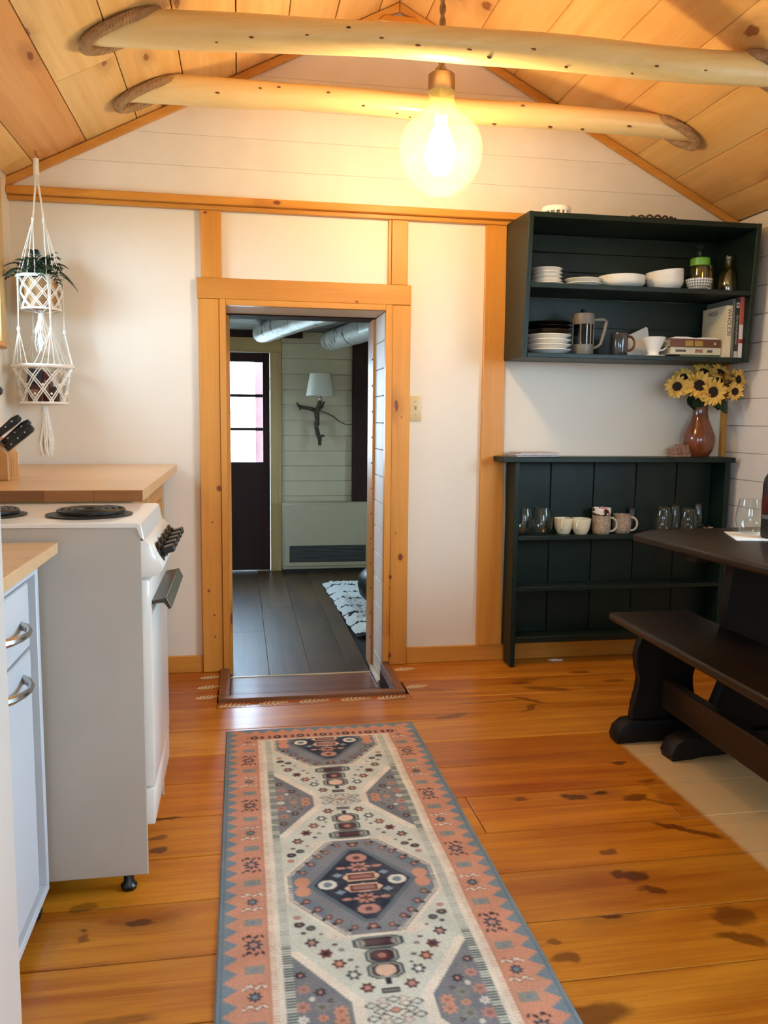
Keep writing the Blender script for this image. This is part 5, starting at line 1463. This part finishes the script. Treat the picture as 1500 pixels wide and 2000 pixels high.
pc = thing('paper_sheet', 'white paper sheet lying on the dark table under the wine glass', 'paper', (1.85, 2.61, .7405), 0)
T = Matrix.Translation((1.835, 2.617, .7404)) @ Matrix.Rotation(radians(-10), 4, 'Z')
b = B(); prism(b, [(-.150, -.112), (.150, -.112), (.150, .105), (-.105, .105)], 'Z', 0, .0012); xform(b, T); put('sheet', b, M['paper'], pc)
wineglass('stemless wine glass standing on the white paper on the table', 1.818, 2.690, .7419)
wb = thing('wine_bottle', 'black wine bottle with a pale label band on the table at the right edge', 'bottle', (1.823, 2.566, .7418))
Z0 = .7418
b = B(); lathe(b, [(0, Z0+.004), (.030, Z0), (.0365, Z0+.004), (.0375, Z0+.012), (.0375, Z0+.185), (.034, Z0+.208), (.020, Z0+.232), (.0150, Z0+.25), (.0145, Z0+.29), (.0162, Z0+.292), (.0162, Z0+.302), (0, Z0+.303)], 1.823, 2.566, 36, cap=False); put('bottle_body', b, M['black'], wb)
b = B(); lathe(b, [(.0378, Z0+.068), (.0380, Z0+.0682), (.0380, Z0+.0818), (.0378, Z0+.082)], 1.823, 2.566, 36, close=True); put('label', b, M['greyink'], wb)
b = B(); lathe(b, [(.0378, Z0+.088), (.0379, Z0+.0882), (.0379, Z0+.150), (.0378, Z0+.152)], 1.823, 2.566, 36, close=True); put('label', b, M['maroon'], wb)

# light switch, little tab on the floor
sw = thing('light_switch', 'ivory light switch plate beside the doorway casing', 'light switch', (.790, YB-.003, 1.19))
b = B(); box(b, .7595, .8185, YB-.0065, YB-.0003, 1.1335, 1.2465, .002, 2); put('cover_plate', b, M['plate_ivory'], sw)
b = B(); prism(b, [(YB-.0067, 1.182), (YB-.0185, 1.196), (YB-.0185, 1.200), (YB-.0067, 1.203)], 'X', .7855, .7935, .001); put('toggle', b, M['plate_ivory'], sw)
for zz in (1.160, 1.220):
    b = B(); lathe(b, [(0, 0), (.0028, 0), (.0024, .0012), (0, .0014)], 0, 0, 10, cap=False); xform(b, Matrix.Translation((.7895, YB-.0066, zz)) @ Matrix.Rotation(pi/2, 4, 'X')); put('screw', b, M['brass'], sw)
tb = thing('plastic_tab', 'tiny white plastic clip lying on the floor under the bookshelf', 'clip', (1.487, 3.64, 0))
T = Matrix.Translation((1.487, 3.638, .0006)) @ Matrix.Rotation(-.15, 4, 'Z')
b = B(); box(b, -.032, .026, -.014, .014, 0, .007, .003, 2); xform(b, T); put('clip_body', b, M['ceramic'], tb)
b = B(); prism(b, [(-.044, -.004), (-.0325, -.009), (-.0325, .009), (-.044, .004)], 'Z', 0, .003); xform(b, T); put('clip_tongue', b, M['ceramic'], tb)
b = B(); lathe(b, [(0, .0071), (.004, .0071), (.004, .0078), (0, .0078)], .012, -.004, 10, cap=False); xform(b, T); put('clip_button', b, M['ink'], tb)

# ================================================================== RUNNER RUG (flat weave, pattern in the wool)
RUX, RUY, RW, RL = -.0585, 2.938, .692, 1.90
NX, NY = 277, 740
def rug_colors():
    L_ = lambda h: np.array(lin(h)[:3])
    slate, salmon, pale, cream = L_('#7b8d99'), L_('#d4977c'), L_('#e2bfa6'), L_('#ebe1cf')
    sage, sage2, mauve, navy = L_('#d6d9cb'), L_('#b4b8ae'), L_('#83868c'), L_('#2e3446')
    rose, brown, dark, white = L_('#c08d80'), L_('#6b3d3a'), L_('#39303a'), L_('#e6e2d6')
    teal = L_('#4d5d62'); grey = L_('#8e8d86')
    x = (np.arange(NX)/(NX-1)-.5)*RW
    v = np.arange(NY)/(NY-1)*RL
    X, V = np.meshgrid(x, v)
    S = np.abs(X)
    C = np.zeros((NY, NX, 3)); C[:] = sage
    p = .898
    T_ = ((V-1.046+p/2) % p)-p/2; A = np.abs(T_); Bw = p/2-A       # A: from the medallion, Bw: from the waist
    sgnT = np.sign(T_)
    def setc(m, c): C[m] = c
    def ell(s, a, ws, wa): return ((S-s)/ws)**2+((A-a)/wa)**2
    def flower(s, a, r, cring, ccen, use=None):
        e = ell(s, a, r, r*.95); an = np.arctan2(A-a, S-s)
        pet = r*(0.84+.16*np.cos(6*an)); d = np.sqrt(((S-s))**2+((A-a))**2)
        setc((d < pet) & (d > r*.42), cring); setc(d <= r*.42, ccen)
    def hexm(s, a, w, h, cut): return (np.abs(S-s) < w) & (np.abs(A-a) < h) & (np.abs(S-s)/w+np.abs(A-a)/h < 1+cut)
    # faint lighter patch next to the medallion and tiny flecks
    setc((S > .075) & (S < .115) & (np.abs(A-.205-(S-.075)*-.4) < .014), cream*.97)
    # side triangles round the waist
    def trid(o): return S-(.082-o)-np.clip(Bw-.034, 0, 1)*(.108/.160)
    tri = trid(0.0) > 0
    tro = (trid(.026) > 0) & ~tri & (Bw < .205)
    fl = S < .1905
    setc(tro & fl & (Bw < .235), cream)
    tr = tri & fl & (Bw < .187)
    setc(tr, mauve*.92)
    for (s, b_, r, c) in ((.178, .035, .017, rose), (.140, .030, .017, grey), (.105, .012, .016, salmon), (.172, .085, .014, rose), (.140, .072, .013, dark), (.176, .128, .012, dark), (.178, 0, .012, white), (.140, -.0, .011, salmon), (.158, .055, .007, white), (.122, .045, .006, dark), (.16, .105, .008, grey)):
        d = np.sqrt((S-s)**2+(Bw-b_)**2); an = np.arctan2(Bw-b_, S-s)
        m = (d < r*(.85+.2*np.cos(7*an))) & tr; setc(m, c); setc((d < r*.35) & tr, c*.6 if c is not dark else rose)
    # medallion
    def hd(o):   # >0 inside the hexagon shrunk by o
        return np.minimum(.190-o-S, ((.211-o*1.0)-A)*1.0-np.clip(S-.070, 0, 1)*(.153/.120)+0*S)
    out = np.minimum(.190-S, (.212-A))
    slope = .153/.120
    hexd = np.minimum(np.minimum(.1905-S, .212-A), (.212-A-(S-.070)*slope)/math.hypot(1, slope))
    setc(hexd > 0, cream)
    setc(hexd > .008, mauve)
    comb = (hexd > .008) & (hexd < .020) & ((np.where(A > .06, S*.8+A*.6, A)*1000 % 7.5) > 3.6) & (S > .055)
    setc(comb, cream*.9)
    setc((hexd > .022) & (hexd < .05) & (S > .1), slate*.85)
    nv = (S/.120+A/.168 < 1.0) & (A < .150)
    setc((S/.136+A/.186 < 1) & (A < .160), slate*.62)
    setc(nv, navy)
    for (s, a, r) in ((.118, .098, .013), (.096, .130, .011), (.075, .150, .012), (.042, .178, .010), (.142, .062, .012), (.0, .178, .014)):
        flower(s, a, r, brown*.8+.02, rose)
        m = ell(s+.012, a+.008, .005, .005) < 1; setc(m, dark)
    for (s, a) in ((.147, .020),):
        for r_, c_2 in ((.021, salmon),):
            setc(ell(s, a, .019, r_) < 1, c_2)
    setc(ell(.086, 0, .023, .020) < 1, white); setc(ell(.086, 0, .0115, .011) < 1, slate)
    setc((np.abs(S-.058)/.014+np.abs(A-.037)/.010) < 1, slate*1.3)
    # centre column of the medallion
    setc((S < .028*(1+.25*np.cos(A*900)*0)) & (np.abs(A-.112) < .019) & (ell(0, .112, .027, .020) < 1), rose)
    setc(ell(0, .112, .010, .008) < 1, brown)
    an = np.arctan2(A-.068, S); dd = np.sqrt(S**2*.45+(A-.068)**2)
    setc(dd < .0195*(.85+.22*np.cos(8*an)), rose); setc(dd < .009*(.9+.3*np.cos(4*an)), brown)
    setc(ell(.046, .068, .012, .006) < 1, rose*1.05)
    setc((ell(0, .024, .046, .0185) < 1) | ((S < .036) & (np.abs(A-.024) < .0175)), pale); setc((S < .034) & (np.abs(A-.024) < .0125), brown*1.35); setc((S < .027) & (np.abs(A-.024) < .006), rose*.75)
    # stacked hexagons between the medallions
    for (a, w, h, c1, c2) in ((.236, .056, .022, dark, grey), (.283, .036, .026, dark*1.1, brown), (.330, .038, .027, dark, salmon)):
        m = hexm(0, a, w, h, .55); setc(m, teal*.75); m = hexm(0, a, w*.86, h*.84, .55); setc(m, sage2*.8); m = hexm(0, a, w*.74, h*.72, .6); setc(m, c1)
        if a > .3: setc(ell(0, a, .0225, .018) < 1, pale)
        elif a > .25: setc(ell(0, a, .020, .016) < 1, brown*.8); setc(ell(0, a, .010, .008) < 1, rose*.8)
        else: setc((ell(.036, a, .008, .010) < 1) & (S < .040), grey*1.2); setc((S < .028) & (np.abs(A-a) < .008), brown*.6+navy*.4)
    setc((S < .020) & (np.abs(A-.392) < .008), dark); setc((S < .016) & (np.abs(A-.392) < .002), grey)
    setc((S < .006) & (np.abs(A-.365) < .010), dark)
    for (s, b_, c) in ((0, .0, salmon), (.022, .016, brown), (.030, .0, dark), (.018, .030, rose), (.0, .030, dark), (.046, .018, dark)):
        m = (np.abs(S-s)/.016+np.abs(Bw-b_)/.010) < 1; setc(m, dark if c is salmon else c)
        m = (np.abs(S-s)/.011+np.abs(Bw-b_)/.007) < 1; setc(m, c if c is salmon else sage)
    # flowers marching along the diagonals
    for (s, a, c1, c2) in ((.143, .218, dark, rose), (.117, .259, brown*1.2, dark), (.093, .297, brown*.9, salmon), (.068, .336, teal*.8, white), (.045, .379, brown*.7, rose)):
        flower(s, a, .0165, c1, c2)
    for (s, a, r, c) in ((.165, .150, .013, dark), (.140, .166, .012, teal*.7), (.168, .122, .010, rose), (.158, .182, .006, dark), (.095, .232, .006, dark), (.082, .252, .007, grey), (.068, .288, .006, teal), (.088, .205, .008, cream), (.058, .312, .004, dark), (.120, .190, .005, grey*.8)):
        m = ell(s, a, r, r*.8) < 1; setc(m & (hexd < 0), c); setc((ell(s, a, r*.4, r*.3) < 1) & (hexd < 0), c*.5+rose*.5)
    # grey comb strip, cream line, salmon comb
    low = Bw < .225
    st = (S > .1905) & (S < .2085); setc(st, sage*.96); setc(st & low & ((V*1000 % 8.2) > 3.8), teal*.85); setc(st & ~low & ((V*1000 % 8.2) > 4.5), sage2)
    setc((S >= .2085) & (S < .2165), cream); st = (S >= .2165) & (S < .2355); setc(st, cream); setc(st & ((V*1000 % 8.2) > 4.2) & (S > .221), pale*.98)
    # salmon border with motifs and slate zigzag edge
    setc(S >= .2355, salmon); setc((S > .2355) & (S < .243), salmon*.92)
    zz = np.abs(((V+.0) % .048)/.048-.5)*2        # 0 at tip
    setc(S > .332-.031*zz, slate); setc((S > .3325) & (S < .336), slate*.75); setc(S > .341, slate*1.15)
    per = .1635
    for k0, kind in ((.763, 0), (.926, 1)):
        ph = ((V-k0+per) % (2*per))-per
        d = np.sqrt((S-.268)**2+ph**2); an = np.arctan2(ph, S-.268); r = .0155 if kind == 0 else .021
        m = (d < r*(.82+.22*np.cos(8*an))) & (S > .24) & (S < .300); setc(m, navy*1.15+.015); setc((d < r*.42) & m, rose if kind else slate)
        for off in (-.029, .029):
            b2 = np.abs(ph-off-.004*np.cos(S*260)); m = (b2 < .0042) & (np.abs(S-.268) < .023); setc(m & ((S*1000 % 16) < 11.5), dark if kind else cream*.95)
            m2 = (b2 > .0042) & (b2 < .0065) & (np.abs(S-.268) < .024); setc(m2, brown*.9 if kind == 0 else salmon*.8)
    ph = ((V-.845+per/2) % per)-per/2
    setc((np.abs(ph) < .013) & (np.abs(S-.268) < .020), grey*1.08); setc((np.abs(ph) < .005) & (np.abs(S-.268) < .007), slate)
    # the two end borders
    for E_ in (V, RL-V):
        e = E_ < .112
        setc(e, salmon)
        zz = np.abs(((X+.024) % .048)/.048-.5)*2
        inn = e & (S < .30)
        setc(inn & (E_ < .043-.028*(1-zz)) , slate); setc(e & (E_ < .012), slate)
        z2 = np.abs(((V) % .048)/.048-.5)*2
        setc(e & (S > .332-.031*z2), slate); setc(e & (S > .341), slate*1.15)
        d = ((X+.041) % .082)-.041
        m = e & (np.abs(E_-.082) < .016) & (S < .27)
        setc(m & (np.abs(np.sqrt(d**2+(E_-.082)**2)-.010) < .0045), dark); setc(m & (np.abs(np.abs(d)-.028) < .006) & (np.abs(E_-.082) < .011), brown)
        setc((E_ > .104) & (E_ < .112) & (S < .2355), cream)
    P_ = np.pad(C, ((1, 1), (1, 1), (0, 0)), mode='edge')
    C = (P_[1:-1, 1:-1]*2+P_[:-2, 1:-1]+P_[2:, 1:-1]+P_[1:-1, :-2]+P_[1:-1, 2:])/6
    rs = np.random.RandomState(3)
    n1 = rs.normal(1, .06, (NY, NX, 1)); n2 = 1+.08*np.sin(V*37+np.sin(X*19)*2)[..., None]*np.sin(X*23+V*11)[..., None]
    return np.clip(C*n1*n2, 0, 1)


cc = rug_colors()
th = .0065
gx = RUX+np.arange(NX)/(NX-1)*RW; gy = RUY-np.arange(NY)/(NY-1)*RL
GX, GY = np.meshgrid(gx, gy)
GX = GX+.0016*np.sin(GY*17)*((GX-RUX)/RW)
GZ = np.full(GX.shape, th)+.0007*np.sin(GY*9+GX*6)
ed = np.minimum(np.minimum(GX-RUX, RUX+RW-GX), np.minimum(RUY-GY, GY-(RUY-RL)))
GZ = GZ-(th-.001)*np.clip(1-ed/.004, 0, 1)**2
co = np.stack([GX-.2875, GY-(RUY-RL/2), GZ], -1).reshape(-1, 3)
ii = np.arange(NX*NY).reshape(NY, NX)
quads = np.stack([ii[:-1, :-1], ii[1:, :-1], ii[1:, 1:], ii[:-1, 1:]], -1).reshape(-1, 4)
rm_ = bpy.data.meshes.new('runner_rug')
rm_.vertices.add(len(co)); rm_.vertices.foreach_set('co', co.ravel())
rm_.loops.add(quads.size); rm_.loops.foreach_set('vertex_index', quads.ravel().astype(np.int32))
rm_.polygons.add(len(quads)); rm_.polygons.foreach_set('loop_start', np.arange(0, quads.size, 4, dtype=np.int32)); rm_.polygons.foreach_set('use_smooth', np.ones(len(quads), bool))
rm_.update(calc_edges=True)
at_ = rm_.color_attributes.new('weave', 'FLOAT_COLOR', 'POINT')
at_.data.foreach_set('color', np.concatenate([cc.reshape(-1, 3), np.ones((NX*NY, 1))], 1).astype(np.float32).ravel())
rm_.materials.append(M['rug'])
rug = bpy.data.objects.new('runner_rug', rm_); COL.objects.link(rug); rug.location = (.2875, RUY-RL/2, .0002)
tag(rug, 'long patterned runner rug in salmon, slate and cream on the pine floor', 'rug')

# ================================================================== THINGS IN THE ROOM BEYOND
ht = thing('wall_heater', 'beige gas wall heater with a dark slatted grille, in the far room', 'heater', (.68, 6.6, ZF2))
b = B(); box(b, .332, 1.030, 6.560, 6.684, -.072, .470, .010, 3); put('cabinet', b, M['heater'], ht)
b = B(); box(b, .345, 1.018, 6.552, 6.5595, -.045, .455, .003); put('front_panel', b, M['heater'], ht)
b = B(); box(b, .386, 1.002, 6.5495, 6.5518, -.012, .122); gr = put('grille', b, M['grille'], ht)
for k in range(11):
    b = B(); box(b, .390, .998, 6.5445, 6.5494, -.004+.0115*k, .0005+.0115*k); put('slat', b, M['greyink'], gr)
text('logo', 'Rinnai', .034, M['greyink'], ht, (.655, 6.5440, .085), (1, 0, 0), (0, 0, 1))
b = B(); box(b, .36, 1.0, 6.58, 6.66, ZF2+.0005, -.0725); put('plinth', b, M['grille'], ht)

wl = thing('wall_lamp', 'driftwood branch wall lamp with a white fabric shade, in the far room', 'lamp', (.62, 6.6, 1.2))
LY2 = 6.600
b = B(); lathe(b, [(.080, 1.490), (.111, 1.315), (.1095, 1.315), (.0785, 1.490)], .628, LY2-.045, 36, close=True); put('lamp_shade', b, M['shade'], wl)
b = B(); lathe(b, [(0, 1.268), (.012, 1.268), (.017, 1.275), (.017, 1.300), (.010, 1.306), (.010, 1.335), (0, 1.335)], .628, LY2-.045, 20, cap=False); put('socket', b, M['brass'], wl)
b = B()
tube(b, [(.628, LY2-.045, 1.268), (.620, LY2-.03, 1.235), (.606, LY2, 1.19), (.612, LY2+.01, 1.13), (.606, LY2+.015, 1.07), (.618, LY2+.01, 1.01), (.632, LY2, .975), (.630, LY2-.01, .925)], [.016, .019, .022, .019, .017, .019, .017, .012], 10)
tube(b, [(.610, LY2, 1.20), (.560, LY2-.01, 1.214), (.505, LY2-.015, 1.222), (.462, LY2-.02, 1.236), (.446, LY2-.025, 1.262)], [.017, .015, .014, .012, .006], 8)
tube(b, [(.470, LY2-.02, 1.232), (.476, LY2-.03, 1.205)], [.011, .007], 7)
tube(b, [(.612, LY2-.005, 1.21), (.648, LY2-.02, 1.232), (.664, LY2-.03, 1.272)], [.016, .012, .007], 8)
tube(b, [(.626, LY2, .985), (.655, LY2-.01, 1.005), (.668, LY2-.015, .998)], [.014, .010, .006], 7)
put('branch', b, M['branch'], wl)
b = B(); box(b, .594, .630, LY2+.012, 6.685, 1.085, 1.115, .003); box(b, .594, .630, LY2+.018, 6.685, 1.17, 1.20, .003); put('mount', b, M['branch'], wl)
b = B(); tube(b, [(.630, LY2+.005, 1.205), (.69, 6.672, 1.185), (.745, 6.681, 1.160), (.80, 6.681, 1.115), (.85, 6.681, 1.092), (.902, 6.681, 1.092)], .0032, 6); put('cord', b, M['browndoor'], wl)


def birch_log(label, a, c, r):
    a, c = Vector(a), Vector(c); n = 24; seg = 18; rr = random.Random(int(a.x*100))
    L = (c-a).length
    b = B(); rings = []
    for i in range(n+1):
        f = i/n; rad = r*(1+.04*sin(f*9+a.x*7)+.03*rr.uniform(-1, 1))
        if i == 0: rad *= .86
        rings.append([b.verts.new((rad*cos(2*pi*k/seg)*(1+.02*sin(k*2+i)), (f-.5)*L, rad*sin(2*pi*k/seg))) for k in range(seg)])
    for p, q in zip(rings, rings[1:]):
        for k in range(seg): b.faces.new((p[k], p[(k+1) % seg], q[(k+1) % seg], q[k]))
    b.faces.new(rings[0][::-1]); b.faces.new(rings[-1])
    o = put('birch_log', b, M['birch'], None, label, 'beam', ang=60, origin=(0, 0, 0))
    o.location = (a+c)/2
    o.rotation_euler = Vector((0, 1, 0)).rotation_difference((c-a).normalized()).to_euler()
    return o


birch_log('birch log beam under the grey ceiling of the far room, left of the pair', (.160, 6.12, 1.744), (.640, 4.16, 1.744), .070)
birch_log('birch log beam under the grey ceiling of the far room, right of the pair', (.690, 6.55, 1.738), (1.06, 4.16, 1.738), .078)

# shaggy black and white rug
b = B(); rr = random.Random(9)
nx, ny = 90, 110
x0, x1, y0, y1 = .60, 1.75, 4.56, 6.09
vv = []
for j in range(ny+1):
    row = []
    for i in range(nx+1):
        fx_, fy_ = i/nx, j/ny
        e = min(fx_, 1-fx_, fy_, 1-fy_)
        wob = .004*sin(fy_*23)+.004*sin(fy_*51+1)
        h = .004+.030*min(1, e*18)+rr.uniform(-.009, .009)*min(1, e*30)
        row.append(b.verts.new((x0+(x1-x0)*fx_+wob*(1-fx_)+rr.uniform(-.004, .004)+.045*(1-fy_)*(1-fx_), y0+(y1-y0)*fy_+rr.uniform(-.004, .004)+.012*sin(fx_*17)*fy_, ZF2+max(h, .002))))
    vv.append(row)
for j in range(ny):
    for i in range(nx): b.faces.new((vv[j][i], vv[j][i+1], vv[j+1][i+1], vv[j+1][i]))
put('shag_rug', b, M['shag'], None, 'shaggy white rug with broken black stripes on the grey floor of the far room', 'rug', ang=80)
po = thing('pouf', 'black round leather pouf on the shaggy rug, half hidden by the doorway', 'pouf', (1.03, 5.12, ZF2+.044))
b = B(); lathe(b, [(0, .064), (.16, .066), (.24, .085), (.283, .13), (.295, .19), (.283, .25), (.23, .30), (.14, .322), (0, .327)], 0, 0, 40, cap=False); xform(b, Matrix.Translation((1.03, 5.12, ZF2-.004))); put('cushion', b, M['blackleather'], po)
b = B(); lathe(b, [(0, .064), (.19, .064), (.185, .0655), (0, .0655)], 0, 0, 32, cap=False); b.free()
for k in range(4):
    an = pi/4+k*pi/2+.6; cx_, cy2 = 1.03+.20*cos(an), 5.12+.20*sin(an)
    b = B(); lathe(b, [(.018, ZF2+.044), (.026, ZF2+.054), (.028, ZF2+.072)], cx_, cy2, 14); put('foot', b, M['blackleather'], po)

# repeats share a group phrase
GROUPS = {'sunflower': 'sunflowers in the red brown vase', 'book': 'books on the lower cupboard shelf', 'wine_glass': 'stemless wine glasses', 'mug': 'mugs on the shelves', 'cup': 'cream cups on the bookshelf',
          'jar': 'clear jars on the bookshelf', 'log_beam': 'peeled log beams under the ceiling', 'birch_log': 'birch log beams in the far room', 'packet': 'packets in the lower macrame basket',
          'booklet': 'booklets on the bookshelf top', 'trinket_box': 'little boxes by the vase', 'bottle': 'glass bottles on the upper cupboard shelf', 'bowl': 'deep white bowls'}
for o in list(SC.objects):
    if o.parent is None and 'category' in o and 'group' not in o:
        k = o.name.split('.')[0]
        if k == 'bowl' or (k == 'bottle' and 'wine' in o['label']): continue
        if k in GROUPS: o['group'] = GROUPS[k]
